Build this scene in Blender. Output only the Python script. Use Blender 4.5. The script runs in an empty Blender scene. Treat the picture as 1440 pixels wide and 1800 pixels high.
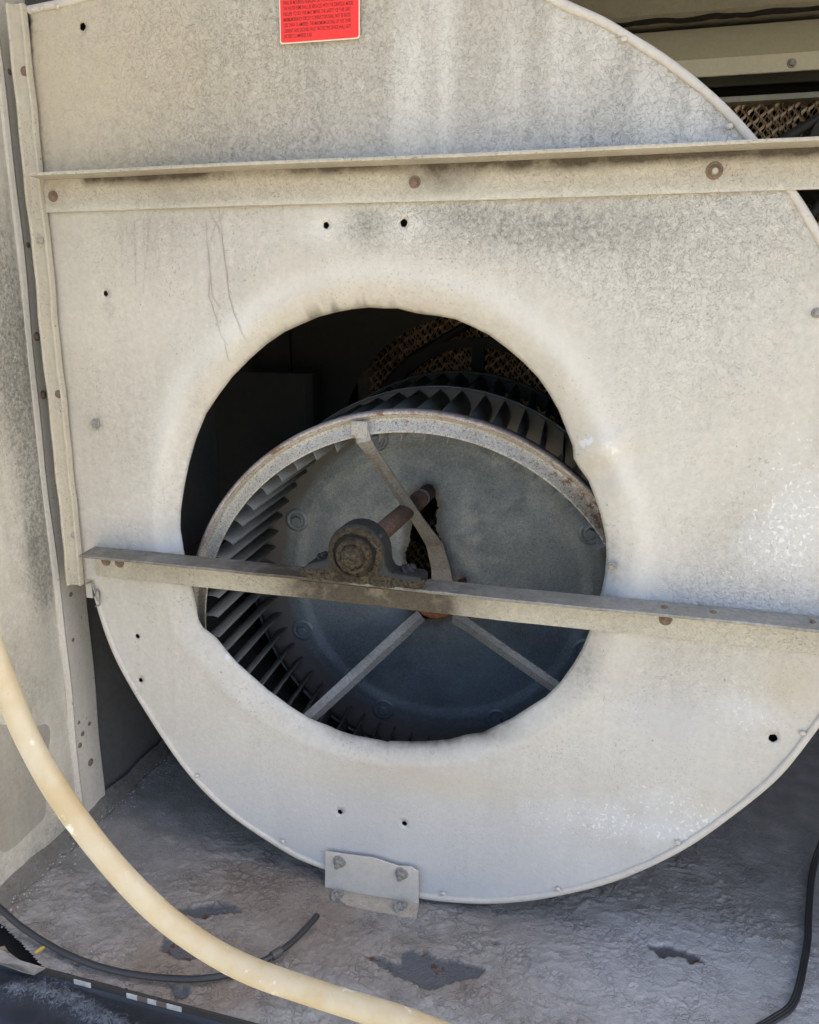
import bpy, bmesh, math, random
import numpy as np
from mathutils import Vector, Matrix
from mathutils.geometry import delaunay_2d_cdt
random.seed(7)
S = bpy.context.scene
C = S.collection
rad = math.radians

# ------------------------------------------------------------------ camera, sky, sun
D = 0.9                                   # metres from the camera to the side panel of the blower housing
PX, PY, F = 720., 900., 1420.             # principal point and focal length, in pixels of the 1440x1800 photograph
nv = np.array([1136-720., 536-900., F]); nv /= np.linalg.norm(nv)
dv = np.array([-30., 5500., F]); dv -= nv*dv.dot(nv); dv /= np.linalg.norm(dv)
RV = np.cross(dv, nv)
R = np.array([RV, nv, -dv])               # rows: world X, Y, Z in camera coordinates (x right, y down, z forward)
cam_d = bpy.data.cameras.new('camera'); cam = bpy.data.objects.new('camera', cam_d); C.objects.link(cam)
mw = Matrix(((R[0][0], -R[0][1], -R[0][2]), (R[1][0], -R[1][1], -R[1][2]), (R[2][0], -R[2][1], -R[2][2])))
cam.matrix_world = Matrix.Translation((0, -D, 0)) @ mw.to_4x4()
cam_d.sensor_fit = 'VERTICAL'; cam_d.sensor_height = 36; cam_d.lens = F/1800*36
cam_d.clip_start = .02; cam_d.clip_end = 500
S.camera = cam

W = bpy.data.worlds.new('World'); S.world = W; W.use_nodes = True
wn = W.node_tree.nodes; wl = W.node_tree.links
sky = wn.new('ShaderNodeTexSky'); sky.sky_type = 'NISHITA'; sky.sun_disc = False
SUN_EL, SUN_AZ = rad(54), rad(80)         # azimuth from +Y (behind the cabinet) towards +X
sky.dust_density = 3.5; sky.ozone_density = .4; sky.air_density = .9; sky.sun_elevation = SUN_EL; sky.sun_rotation = SUN_AZ
wl.new(sky.outputs[0], wn['Background'].inputs[0]); wn['Background'].inputs[1].default_value = .15
sd = bpy.data.lights.new('sun', 'SUN'); sd.energy = 4.6; sd.angle = rad(.5); sd.color = (1, .93, .82)
sun = bpy.data.objects.new('sun', sd); C.objects.link(sun)
sv = Vector((math.sin(SUN_AZ)*math.cos(SUN_EL), math.cos(SUN_AZ)*math.cos(SUN_EL), math.sin(SUN_EL)))
sun.rotation_euler = sv.to_track_quat('Z', 'Y').to_euler()
S.view_settings.view_transform = 'Standard'; S.view_settings.look = 'None'
S.view_settings.exposure = 1.70; S.view_settings.gamma = 1
S.render.engine = 'CYCLES'
S.cycles.max_bounces = 8; S.cycles.diffuse_bounces = 5; S.cycles.glossy_bounces = 3
S.cycles.use_denoising = True
S.cycles.sample_clamp_indirect = 6

# ------------------------------------------------------------------ measuring helpers
CAM = np.array([0., -D, 0.])
def ray(px, py): return R @ np.array([px-PX, py-PY, F])
def un(px, py, Y=0.):                     # point of the plane Y = const seen at a photograph pixel
    w = ray(px, py); return CAM + w*((Y-CAM[1])/w[1])
def ung(px, py, Z):
    w = ray(px, py); return CAM + w*((Z-CAM[2])/w[2])
def unx(px, py, X):
    w = ray(px, py); return CAM + w*((X-CAM[0])/w[0])
FZ = -.785                                # floor
WX = -.78                                 # left wall

# numpy value noise
def vnoise(x, y, seed=0):
    xi = np.floor(x).astype(np.int64); yi = np.floor(y).astype(np.int64); fx = x-xi; fy = y-yi
    fx = fx*fx*(3-2*fx); fy = fy*fy*(3-2*fy)
    def h(a, b):
        n = (a*374761393 + b*668265263 + seed*1442695041) & 0xffffffff
        n = ((n ^ (n >> 13))*1274126177) & 0xffffffff
        return ((n ^ (n >> 16)) & 0xffff)/65535.
    return (h(xi, yi)*(1-fx)+h(xi+1, yi)*fx)*(1-fy)+(h(xi, yi+1)*(1-fx)+h(xi+1, yi+1)*fx)*fy
def fbm(x, y, o=4, seed=0):
    s = 0; a = .5
    for i in range(o):
        s = s+a*vnoise(x, y, seed+i); x = x*2.03+5.1; y = y*2.03+1.7; a *= .5
    return s/(1-.5**o)
def inpoly(x, y, poly):
    c = np.zeros(np.shape(x), bool); n = len(poly)
    for i in range(n):
        x1, y1 = poly[i]; x2, y2 = poly[(i+1) % n]
        if y1 == y2: continue
        m = ((y1 > y) != (y2 > y)) & (x < (x2-x1)*(y-y1)/(y2-y1)+x1); c ^= m
    return c
def dpoly(x, y, poly):                    # distance to a closed polyline
    d = np.full(np.shape(x), 9.)
    for i in range(len(poly)):
        a = np.array(poly[i]); b = np.array(poly[(i+1) % len(poly)]); ab = b-a; L = ab.dot(ab)+1e-12
        t = np.clip(((x-a[0])*ab[0]+(y-a[1])*ab[1])/L, 0, 1)
        d = np.minimum(d, np.hypot(x-a[0]-t*ab[0], y-a[1]-t*ab[1]))
    return d
def catmull(P, n=8, closed=False):
    P = [np.array(p, float) for p in P]; out = []; m = len(P)
    for i in range(m if closed else m-1):
        g = (lambda k: P[k % m]) if closed else (lambda k: P[min(max(k, 0), m-1)])
        a, b, c, d = g(i-1), g(i), g(i+1), g(i+2)
        for j in range(n):
            t = j/n
            out.append(.5*((2*b)+(c-a)*t+(2*a-5*b+4*c-d)*t*t+(3*b-a-3*c+d)*t**3))
    if not closed: out.append(P[-1])
    return out
def sst(a, b, x): t = np.clip((x-a)/(b-a), 0, 1); return t*t*(3-2*t)

# ------------------------------------------------------------------ object helpers
def thing(name, label, cat, loc=(0, 0, 0), group=None):
    o = bpy.data.objects.new(name, None); C.objects.link(o); o.location = loc; o.empty_display_size = .05
    tag(o, label, cat, group); return o
def tag(o, label, cat, group=None):
    o['label'] = label; o['category'] = cat
    if group: o['group'] = group
def mesh(name, V, Fc, mat, parent=None, smooth=False, kind=None, attrs=None, bevel=0):
    me = bpy.data.meshes.new(name)
    if parent is not None:
        pl = parent.matrix_basis.translation
        off = Vector((0, 0, 0)) if parent.get('_local') else (pl+(parent.parent.matrix_basis.translation if parent.parent and not parent.parent.get('_local') else Vector((0, 0, 0))))
        if parent.get('_local') or (parent.parent and parent.parent.get('_local')): off = Vector((0, 0, 0))
    me.from_pydata([tuple(float(c) for c in v) for v in V], [], Fc); me.update()
    if mat: me.materials.append(mat)
    if smooth: me.polygons.foreach_set('use_smooth', [True]*len(me.polygons))
    if attrs:
        for k, a in attrs.items():
            at = me.attributes.new(k, 'FLOAT', 'POINT'); at.data.foreach_set('value', np.asarray(a, np.float32))
    o = bpy.data.objects.new(name, me); C.objects.link(o)
    if parent is not None: o.parent = parent; o.location = -off
    if kind: o['kind'] = kind
    if bevel:
        b = o.modifiers.new('bevel', 'BEVEL'); b.width = bevel; b.segments = 2; b.limit_method = 'ANGLE'; b.angle_limit = rad(40)
    return o
def inst(o, name, parent, loc, rot=(0, 0, 0), scale=1):
    """another copy of a part, sharing its mesh; loc in world coordinates (or local of a rotated thing)"""
    c = bpy.data.objects.new(name, o.data if hasattr(o, 'data') else o); C.objects.link(c)
    c.parent = parent
    L = Vector([float(k) for k in loc])
    if parent is not None and not parent.get('_local') and not (parent.parent and parent.parent.get('_local')):
        L = L-parent.location-(parent.parent.location if parent.parent else Vector((0, 0, 0)))
    c.location = L; c.rotation_euler = rot
    c.scale = (scale,)*3
    return c
def boxv(x0, x1, y0, y1, z0, z1):
    V = [(x, y, z) for x in (x0, x1) for y in (y0, y1) for z in (z0, z1)]
    return V, [(0, 1, 3, 2), (4, 6, 7, 5), (0, 4, 5, 1), (2, 3, 7, 6), (0, 2, 6, 4), (1, 5, 7, 3)]
def join(parts):
    V = []; Fc = []
    for v, f in parts:
        n = len(V); V += list(v); Fc += [tuple(i+n for i in q) for q in f]
    return V, Fc
def prism(poly, axis, a0, a1, n=1, fn=None):
    """extrude a closed 2-D polygon along an axis between a0 and a1 in n steps"""
    V = []; m = len(poly)
    for k in range(n+1):
        a = a0+(a1-a0)*k/n
        for p, q in poly:
            v = {'x': (a, p, q), 'y': (p, a, q), 'z': (p, q, a)}[axis]
            V.append(fn(v) if fn else v)
    Fc = [(k*m+i, k*m+(i+1) % m, (k+1)*m+(i+1) % m, (k+1)*m+i) for k in range(n) for i in range(m)]
    Fc += [tuple(range(m))[::-1], tuple(range(n*m, n*m+m))]
    return V, Fc
def lathe(prof, n=64, a0=0, a1=2*math.pi, closed_prof=False):
    """profile of (radius, y) turned about the Y axis"""
    full = abs(a1-a0-2*math.pi) < 1e-6; V = []; m = len(prof); K = n if full else n+1
    for k in range(K):
        t = a0+(a1-a0)*k/n
        for r, y in prof: V.append((r*math.cos(t), y, r*math.sin(t)))
    Fc = []
    for k in range(n):
        k2 = (k+1) % K
        for i in range(m if closed_prof else m-1):
            j = (i+1) % m; Fc.append((k*m+i, k*m+j, k2*m+j, k2*m+i))
    return V, Fc
def tube(path, r, seg=12, flat=1., rfn=None):
    P = [Vector([float(c) for c in p]) for p in path]; V = []; Fc = []
    up = Vector((0, 0, 1)); pn = None
    for i, p in enumerate(P):
        t = (P[min(i+1, len(P)-1)]-P[max(i-1, 0)]).normalized()
        if pn is None:
            pn = (up-t*up.dot(t)); pn = pn.normalized() if pn.length > .05 else t.orthogonal().normalized()
        pn = (pn-t*pn.dot(t)).normalized(); b = t.cross(pn)
        rr = r if rfn is None else r*rfn(i/(len(P)-1))
        for k in range(seg):
            a = 2*math.pi*k/seg
            V.append(p+b*(math.cos(a)*rr)+pn*(math.sin(a)*rr*flat))
    n = len(P)
    Fc = [(i*seg+k, i*seg+(k+1) % seg, (i+1)*seg+(k+1) % seg, (i+1)*seg+k) for i in range(n-1) for k in range(seg)]
    Fc += [tuple(range(seg))[::-1], tuple(range((n-1)*seg, n*seg))]
    return V, Fc
def cdt_sheet(outer, holes, pts):
    """triangulate a plane region with holes; returns 2-D verts and faces"""
    V = []; E = []
    for loop in [outer]+holes:
        n = len(V); V += [Vector((float(p[0]), float(p[1]))) for p in loop]
        E += [(n+i, n+(i+1) % len(loop)) for i in range(len(loop))]
    V += [Vector((float(p[0]), float(p[1]))) for p in pts]
    r = delaunay_2d_cdt(V, E, [], 0, 1e-7)
    v = np.array([(p.x, p.y) for p in r[0]]); f = np.array([tuple(q) for q in r[2] if len(q) == 3])
    c = v[f].mean(1); keep = inpoly(c[:, 0], c[:, 1], outer)
    for h in holes: keep &= ~inpoly(c[:, 0], c[:, 1], h)
    return v, [tuple(int(i) for i in q) for q in f[keep]]

# ------------------------------------------------------------------ materials
class Mt:
    def __init__(s, name):
        s.m = bpy.data.materials.new(name); s.m.use_nodes = True; s.t = s.m.node_tree
        s.b = s.t.nodes['Principled BSDF']; s.co = s.t.nodes.new('ShaderNodeTexCoord').outputs['Object']
    def n(s, t, **k):
        nd = s.t.nodes.new('ShaderNode'+t)
        for a, v in k.items():
            if a in ('operation', 'feature', 'blend_type', 'noise_dimensions', 'data_type', 'attribute_name', 'use_clamp', 'distance', 'clamp'): setattr(nd, a, v)
        return nd
    def L(s, a, b):
        if isinstance(a, (int, float)): b.default_value = a
        elif isinstance(a, tuple): b.default_value = a if len(a) == 4 else (*a, 1)
        else: s.t.links.new(a, b)
    def map(s, sc, off=(0, 0, 0), src=None):
        nd = s.n('Mapping'); s.L(src or s.co, nd.inputs['Vector']); nd.inputs['Scale'].default_value = sc; nd.inputs['Location'].default_value = off
        return nd.outputs[0]
    def noise(s, scale, detail=3, sc=(1, 1, 1), off=(0, 0, 0), rough=.55, dist=0, src=None):
        nd = s.n('TexNoise'); s.L(s.map(sc, off, src), nd.inputs['Vector']); nd.inputs['Scale'].default_value = scale
        nd.inputs['Detail'].default_value = detail; nd.inputs['Roughness'].default_value = rough; nd.inputs['Distortion'].default_value = dist
        return nd.outputs['Fac']
    def vor(s, scale, feature='DISTANCE_TO_EDGE', distort=.0, sc=(1, 1, 1), dscale=3):
        src = s.map(sc)
        if distort:
            nn = s.n('TexNoise'); s.L(src, nn.inputs['Vector']); nn.inputs['Scale'].default_value = scale*dscale/3; nn.inputs['Detail'].default_value = 3
            mm = s.n('VectorMath', operation='MULTIPLY_ADD'); s.L(nn.outputs['Color'], mm.inputs[0]); mm.inputs[1].default_value = (distort,)*3; s.L(src, mm.inputs[2]); src = mm.outputs[0]
        nd = s.n('TexVoronoi', feature=feature); s.L(src, nd.inputs['Vector']); nd.inputs['Scale'].default_value = scale
        return nd.outputs['Distance']
    def ramp(s, a, lo, hi, o0=0., o1=1.):
        nd = s.n('MapRange'); s.L(a, nd.inputs[0]); nd.inputs[1].default_value = lo; nd.inputs[2].default_value = hi
        nd.inputs[3].default_value = o0; nd.inputs[4].default_value = o1; nd.clamp = True
        return nd.outputs[0]
    def math(s, op, a, b=0., c=0.):
        nd = s.n('Math', operation=op); s.L(a, nd.inputs[0]); s.L(b, nd.inputs[1]); s.L(c, nd.inputs[2]); return nd.outputs[0]
    def mix(s, f, a, b, mode='MIX'):
        nd = s.n('Mix', data_type='RGBA', blend_type=mode); s.L(f, nd.inputs[0]); s.L(a, nd.inputs[6]); s.L(b, nd.inputs[7]); return nd.outputs[2]
    def attr(s, nm):
        nd = s.n('Attribute'); nd.attribute_name = nm; return nd.outputs['Fac']
    def bump(s, h, dist=.001, st=1., prev=None):
        nd = s.n('Bump'); nd.inputs['Distance'].default_value = dist; nd.inputs['Strength'].default_value = st; s.L(h, nd.inputs['Height'])
        if prev is not None: s.L(prev, nd.inputs['Normal'])
        return nd.outputs[0]
    def out(s, col, rough=.6, metal=0., nrm=None, spec=.5):
        s.L(col, s.b.inputs['Base Color']); s.L(rough, s.b.inputs['Roughness']); s.L(metal, s.b.inputs['Metallic'])
        s.b.inputs['Specular IOR Level'].default_value = spec
        if nrm is not None: s.L(nrm, s.b.inputs['Normal'])
        return s.m

def paint_mat(name, base=(.52, .495, .435), dark=(.34, .32, .27), streak=.5, crack=.0, speck=.5, rough=.52, attrs=False, wr=1., blot=.5, grime=(.17, .15, .115), wrs=1.):
    """old sprayed sheet-metal paint: streaks, wrinkles, cracks, specks; attrs adds the mapped stains and painted-in light of the housing panel"""
    m = Mt(name)
    big = m.ramp(m.noise(5, 4), .35, .68); st = m.ramp(m.noise(1, 4, sc=(34, 34, 2.2), rough=.6), .42, .72)
    fine = m.noise(160, 3); col = m.mix(m.math('MULTIPLY', big, blot), base, dark)
    col = m.mix(m.math('MULTIPLY', st, streak*.45), col, tuple(min(1, c*1.22) for c in base))
    st2 = m.ramp(m.noise(1, 3, sc=(60, 60, 3.0), off=(3, 1, 7)), .56, .75)
    col = m.mix(m.math('MULTIPLY', st2, streak*.35), col, tuple(c*.8 for c in dark))
    col = m.mix(m.ramp(fine, .35, .7, 0, .22), col, tuple(c*.7 for c in dark))
    wrinkle = m.vor(150*wrs, distort=.014, sc=(1, 1, .75)); w2 = m.noise(190*wrs, 4, dist=1.4, rough=.6)
    cr = m.attr('crack') if attrs else crack
    line = m.math('SUBTRACT', 1., m.ramp(wrinkle, .0, .085))
    brk = m.ramp(m.noise(85, 3, off=(1, 2, 3)), .46, .58)
    fn_ = m.noise(150*wrs, 4, rough=.62, dist=.35, sc=(1, 1, .85)); flk = m.ramp(fn_, .485, .515); edge = m.math('SUBTRACT', 1., m.math('ABSOLUTE', m.math('MULTIPLY_ADD', m.ramp(fn_, .487, .509), 2., -1.)))
    edge = m.math('MULTIPLY', edge, m.ramp(m.noise(70, 2, off=(5, 5, 0)), .44, .56))
    line = m.math('MAXIMUM', m.math('MULTIPLY', m.math('MULTIPLY', line, brk), .22), m.math('MULTIPLY', edge, .8)); lc = m.math('MULTIPLY', line, cr)
    col = m.mix(m.math('MULTIPLY', lc, .40), col, tuple(c*.55 for c in grime))
    sp = m.ramp(m.noise(330, 2), .60, .67); sp = m.math('MULTIPLY', sp, m.ramp(m.noise(14, 2, off=(9, 0, 2)), .40, .65))
    col = m.mix(m.math('MULTIPLY', sp, speck), col, grime)
    sp2 = m.ramp(m.noise(170, 1, off=(4, 4, 1)), .765, .79)
    col = m.mix(m.math('MULTIPLY', sp2, .8*min(1, speck*1.6)), col, (.11, .085, .06))
    metal = 0.; rg = m.ramp(m.noise(30, 3), .3, .7, rough-.09, rough+.12)
    fl = m.math('MULTIPLY', m.ramp(m.noise(120, 4, off=(8, 2, 2), dist=1.), .56, .66), m.math('MULTIPLY_ADD', cr, .45, .05)); col = m.mix(fl, col, tuple(min(1, c*1.35) for c in base))
    md = m.ramp(m.noise(75, 5, off=(1, 9, 2), rough=.7), .35, .65, 0, 1.); col = m.mix(m.math('MULTIPLY', md, m.math('MULTIPLY_ADD', cr, .30, .12)), col, tuple(c*.62 for c in dark))
    hgt = m.math('ADD', m.math('MULTIPLY', w2, m.math('MULTIPLY_ADD', cr, .8, .30)), m.math('MULTIPLY_ADD', lc, -.5, m.math('MULTIPLY', m.math('MULTIPLY', flk, cr), .55)))
    blis = m.math('SUBTRACT', 1., m.ramp(m.vor(170, 'F1', .004), .18, .46)); blis = m.math('MULTIPLY', blis, m.ramp(m.noise(45, 2, off=(6, 1, 6)), .5, .62)); hgt = m.math('MULTIPLY_ADD', m.math('MULTIPLY', blis, cr), .6, hgt)
    if attrs:
        d = m.attr('dirt'); dn = m.noise(42, 5, rough=.65)
        dm = m.ramp(m.math('ADD', d, m.math('MULTIPLY', m.math('SUBTRACT', dn, .5), m.math('MULTIPLY', d, 1.6))), .12, .95)
        g = m.attr('grey'); gm = m.ramp(m.math('ADD', g, m.math('MULTIPLY', m.math('SUBTRACT', m.noise(90, 5, rough=.72), .5), m.math('MULTIPLY', g, 3.2))), .15, .95)
        col = m.mix(m.math('MULTIPLY', gm, m.ramp(m.noise(190, 4, off=(1, 1, 8), rough=.7), .38, .62, .22, .80)), col, (.15, .148, .13))
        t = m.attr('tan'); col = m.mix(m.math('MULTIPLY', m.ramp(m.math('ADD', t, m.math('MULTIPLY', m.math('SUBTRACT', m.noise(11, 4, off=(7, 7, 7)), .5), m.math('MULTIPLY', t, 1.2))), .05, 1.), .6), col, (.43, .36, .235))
        bl = m.attr('blue'); col = m.mix(m.math('MULTIPLY', bl, .7), col, (.40, .43, .48))
        cl = m.attr('clean_lit'); col = m.mix(m.math('MULTIPLY', cl, .6), col, (.66, .65, .60))
        col = m.mix(m.math('MULTIPLY', dm, .93), col, (.046, .035, .021))
        w = m.attr('white'); wn_ = m.noise(185, 3, rough=.6, dist=.4)
        ch = m.math('MULTIPLY', m.ramp(m.math('MULTIPLY_ADD', w, .55, m.noise(26, 5, rough=.7, off=(2, 2, 9))), .60, .85), m.ramp(w, .03, .3)); col = m.mix(m.math('MULTIPLY', ch, .22), col, (.60, .65, .70))
        wm = m.ramp(m.math('ADD', wn_, m.math('MULTIPLY', w, .22)), .68, .78); wm = m.math('MULTIPLY', wm, m.ramp(w, .04, .2))
        col = m.mix(m.math('MULTIPLY', wm, .70), col, (.70, .71, .69)); hgt = m.math('ADD', hgt, m.math('MULTIPLY', wm, .12))
        ln = m.attr('line'); col = m.mix(m.math('MULTIPLY', ln, .7), col, (.15, .12, .09)); hgt = m.math('ADD', hgt, m.math('MULTIPLY', ln, -.5))
        sc_ = m.attr('scuff'); scn = m.ramp(m.math('ADD', m.noise(70, 4), m.math('MULTIPLY', sc_, .4)), .72, .8)
        scn = m.math('MULTIPLY', scn, m.ramp(sc_, .05, .4)); col = m.mix(m.math('MULTIPLY', scn, .7), col, (.60, .62, .66)); rg = m.math('MULTIPLY_ADD', sc_, -.18, rg)
        metal = m.math('MULTIPLY', scn, .6)
    nrm = m.bump(hgt, .0024*wr, .9); nrm = m.bump(m.noise(700, 2), .00018, .6, nrm)
    return m.out(col, rg, metal, nrm, .4)

def rust_mat(name, a=(.20, .09, .045), b=(.07, .045, .035), rough=.85):
    m = Mt(name); n1 = m.noise(180, 5, rough=.7)
    col = m.mix(m.ramp(n1, .35, .65), a, b); col = m.mix(m.ramp(m.noise(420, 3), .6, .72), col, (.33, .22, .13))
    return m.out(col, rough, .1, m.bump(n1, .0015), .3)
def galv_mat(name, base=(.27, .30, .315), dark=(.15, .17, .18), metal=.55, rough=.42, rust=.0, speck=.4, brown=False, paintc=None):
    m = Mt(name)
    big = m.ramp(m.noise(9, 4), .3, .7); col = m.mix(big, base, dark)
    sp = m.vor(240, 'F1', .01); col = m.mix(m.ramp(sp, .2, .9, 0, .35), col, tuple(min(1, c*1.5) for c in base))
    fn = m.noise(500, 2); col = m.mix(m.ramp(fn, .5, .7, 0, speck), col, tuple(c*.4 for c in dark))
    pt = m.ramp(m.noise(230, 1, off=(2, 5, 1)), .70, .74); col = m.mix(m.math('MULTIPLY', pt, speck), col, (.09, .06, .045))
    rg = m.ramp(m.noise(40, 4), .3, .7, rough, rough+.25)
    if paintc:
        pm = m.ramp(m.noise(26, 5, rough=.65), .40, .47); col = m.mix(pm, col, paintc)
        rg = m.math('MAXIMUM', rg, m.math('MULTIPLY', pm, .6)); mt = m.math('MULTIPLY_ADD', pm, -metal, metal)
    else: mt = metal
    if rust:
        sx3 = m.n('SeparateXYZ'); m.L(m.co, sx3.inputs[0]); rm = m.ramp(m.math('MULTIPLY_ADD', m.ramp(m.math('SUBTRACT', sx3.outputs[0], 0.) if name == 'ring_metal' else 0., .12, .26, 0, .20), 1., m.noise(60 if name == 'ring_metal' else 38, 6, rough=.75)), .66-rust*.3, .76-rust*.3); col = m.mix(rm, col, (.15, .085, .055)); rg = m.math('MAXIMUM', rg, m.math('MULTIPLY', rm, .85))
        mt = m.math('MULTIPLY', mt, m.math('SUBTRACT', 1., rm))
    if brown:
        a = m.attr('brown'); am = m.ramp(m.math('ADD', a, m.math('MULTIPLY', m.math('SUBTRACT', m.noise(30, 4), .5), .8)), .25, .85)
        am = m.math('MULTIPLY', am, m.ramp(a, 0, .1)); col = m.mix(m.math('MULTIPLY', am, .8), col, (.10, .085, .068)); mt = m.math('MULTIPLY', mt, m.math('SUBTRACT', 1., am)); rg = m.math('MAXIMUM', rg, m.math('MULTIPLY', am, .75))
    nrm = m.bump(m.noise(350, 3), .0004, .6); nrm = m.bump(m.noise(18, 2), .003, .4, nrm)
    return m.out(col, rg, mt, nrm, .4)
def plain(name, col, rough=.5, metal=0., bump=.0005, bs=200, var=.35, spec=.4):
    m = Mt(name); n1 = m.noise(bs, 4, rough=.65); n2 = m.noise(bs/12, 3)
    c = m.mix(m.ramp(n1, .35, .7, 0, var), col, tuple(k*.45 for k in col)); c = m.mix(m.ramp(n2, .4, .7, 0, var), c, tuple(min(1, k*1.35) for k in col))
    return m.out(c, m.ramp(n2, .3, .7, rough-.06, rough+.12), metal, m.bump(n1, bump), spec)

MP = paint_mat('panel_paint', attrs=True, speck=.55)
MPR = paint_mat('rim_paint', base=(.52, .49, .44), dark=(.42, .39, .34), streak=.2, crack=.05, speck=.25, wr=.6)
MB = paint_mat('bar_paint', base=(.52, .49, .41), dark=(.34, .31, .245), streak=.1, speck=.9, wr=1.1, blot=.8, attrs=True)
MW = paint_mat('wall_paint', base=(.40, .375, .315), dark=(.27, .255, .215), streak=.7, crack=.05, speck=.35, wr=.7, blot=.8)
MWS = paint_mat('wall_strip_paint', base=(.66, .62, .54), dark=(.50, .465, .40), streak=.6, crack=.0, speck=.5, wr=.6, blot=.8)
MCE = paint_mat('beam_paint', base=(.54, .50, .375), dark=(.45, .41, .30), streak=.0, crack=0, speck=.2, wr=.3)
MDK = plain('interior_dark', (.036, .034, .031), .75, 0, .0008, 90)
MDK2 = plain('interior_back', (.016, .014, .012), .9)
MG = galv_mat('wheel_plate', (.22, .25, .265), (.125, .145, .158), .5, .45, brown=True)
MGB = galv_mat('blade_metal', (.20, .205, .195), (.12, .12, .112), .25, .55, 0, .5)
MGR = galv_mat('ring_metal', (.40, .38, .33), (.25, .235, .20), .3, .42, .18, .8)
MST = galv_mat('strut_metal', (.30, .29, .265), (.17, .155, .135), .35, .45, .25, .5)
MR = rust_mat('rust'); MRS = rust_mat('shaft_rust', (.15, .088, .062), (.085, .056, .045), .7)
MBR = rust_mat('bolt_rust', (.23, .17, .13), (.13, .09, .065), .8)
MBC = galv_mat('bolt_grey', (.33, .32, .30), (.18, .17, .15), .4, .45, .2)
MBP = paint_mat('bolt_paint', base=(.43, .40, .35), dark=(.26, .23, .19), speck=.6, crack=.2)
MIR = plain('cast_iron', (.020, .021, .021), .65, .1, .0008, 160)
MCR = None
def crust_mat():
    m = Mt('grease_crust'); n1 = m.noise(260, 6, rough=.75); n2 = m.noise(40, 4)
    c = m.mix(m.ramp(n1, .38, .62), (.016, .013, .010), (.105, .086, .055)); c = m.mix(m.ramp(n2, .45, .65, 0, .75), c, (.036, .030, .020))
    return m.out(c, .95, 0, m.bump(n1, .004), .2)
MCR = crust_mat()

# ------------------------------------------------------------------ bolts
def hexbolt_mesh(name, mat, r=.006, h=.004, washer=True, dome=False, stud=0):
    parts = []
    if washer: parts.append(lathe([(0.0001, -.0012), (r*1.45, -.0012), (r*1.55, 0), (r*1.55, .001)], 24))
    hb = .0012 if washer else 0
    if dome: parts.append(lathe([(0.0001, -hb-h), (r*.5, -hb-h*.93), (r*.85, -hb-h*.6), (r, -hb-h*.1), (r, .001)], 20))
    else:
        hx = [(r*1.08*math.cos(k*math.pi/3+.3), r*1.08*math.sin(k*math.pi/3+.3)) for k in range(6)]
        V = []
        for f_, y in ((1, .0005), (1, -hb-h*.8), (.86, -hb-h)): V += [(a*f_, y, b*f_) for a, b in hx]
        Fc = [(k*6+i, k*6+(i+1) % 6, (k+1)*6+(i+1) % 6, (k+1)*6+i) for k in range(2) for i in range(6)]+[tuple(range(12, 18))]
        parts.append((V, Fc))
        if stud: parts.append(lathe([(0.0001, -hb-h-stud), (r*.5, -hb-h-stud), (r*.58, -hb-h-stud+.001), (r*.58, -hb-h*.9)], 12))
    V, Fc = join(parts)
    me = bpy.data.meshes.new(name); me.from_pydata([tuple(map(float, v)) for v in V], [], Fc); me.materials.append(mat)
    return me
BM = {'rust': hexbolt_mesh('bolt_rust', MBR, .0062, .0035, True, True), 'grey': hexbolt_mesh('bolt_grey', MBC, .0052, .004, True, False),
      'paint': hexbolt_mesh('bolt_paint', MBP, .0055, .004, True, True), 'nut': hexbolt_mesh('nut', MBC, .0058, .006, True, False, .006),
      'darknut': hexbolt_mesh('nut_dark', MIR, .006, .005, True, False, .003), 'screw': hexbolt_mesh('screw', MBP, .0038, .003, False, True),
      'small': hexbolt_mesh('small_screw', MBC, .0034, .003, True, False), 'plate': hexbolt_mesh('plate_bolt', MG, .008, .006, True, False)}
def bolt(kind, name, parent, p, rot=(0, 0, 0), s=1): return inst(type('x', (), {'data': BM[kind]}), name, parent, p, (rot[0], rot[1]+random.uniform(0, 1), rot[2]), s)

# ================================================================== SETTING
# ground outside: unseen roof under the cooler, coloured pale tan for warm bounce
mg = Mt('roof_ground'); n1 = mg.noise(60, 5, rough=.7)
mg.out(mg.mix(mg.ramp(n1, .35, .65), (.45, .405, .31), (.35, .315, .24)), .9, 0, mg.bump(n1, .01))
o = mesh('ground', *boxv(-60, 60, -60, 60, -1.24, -1.2), mg.m, kind='structure')

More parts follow.
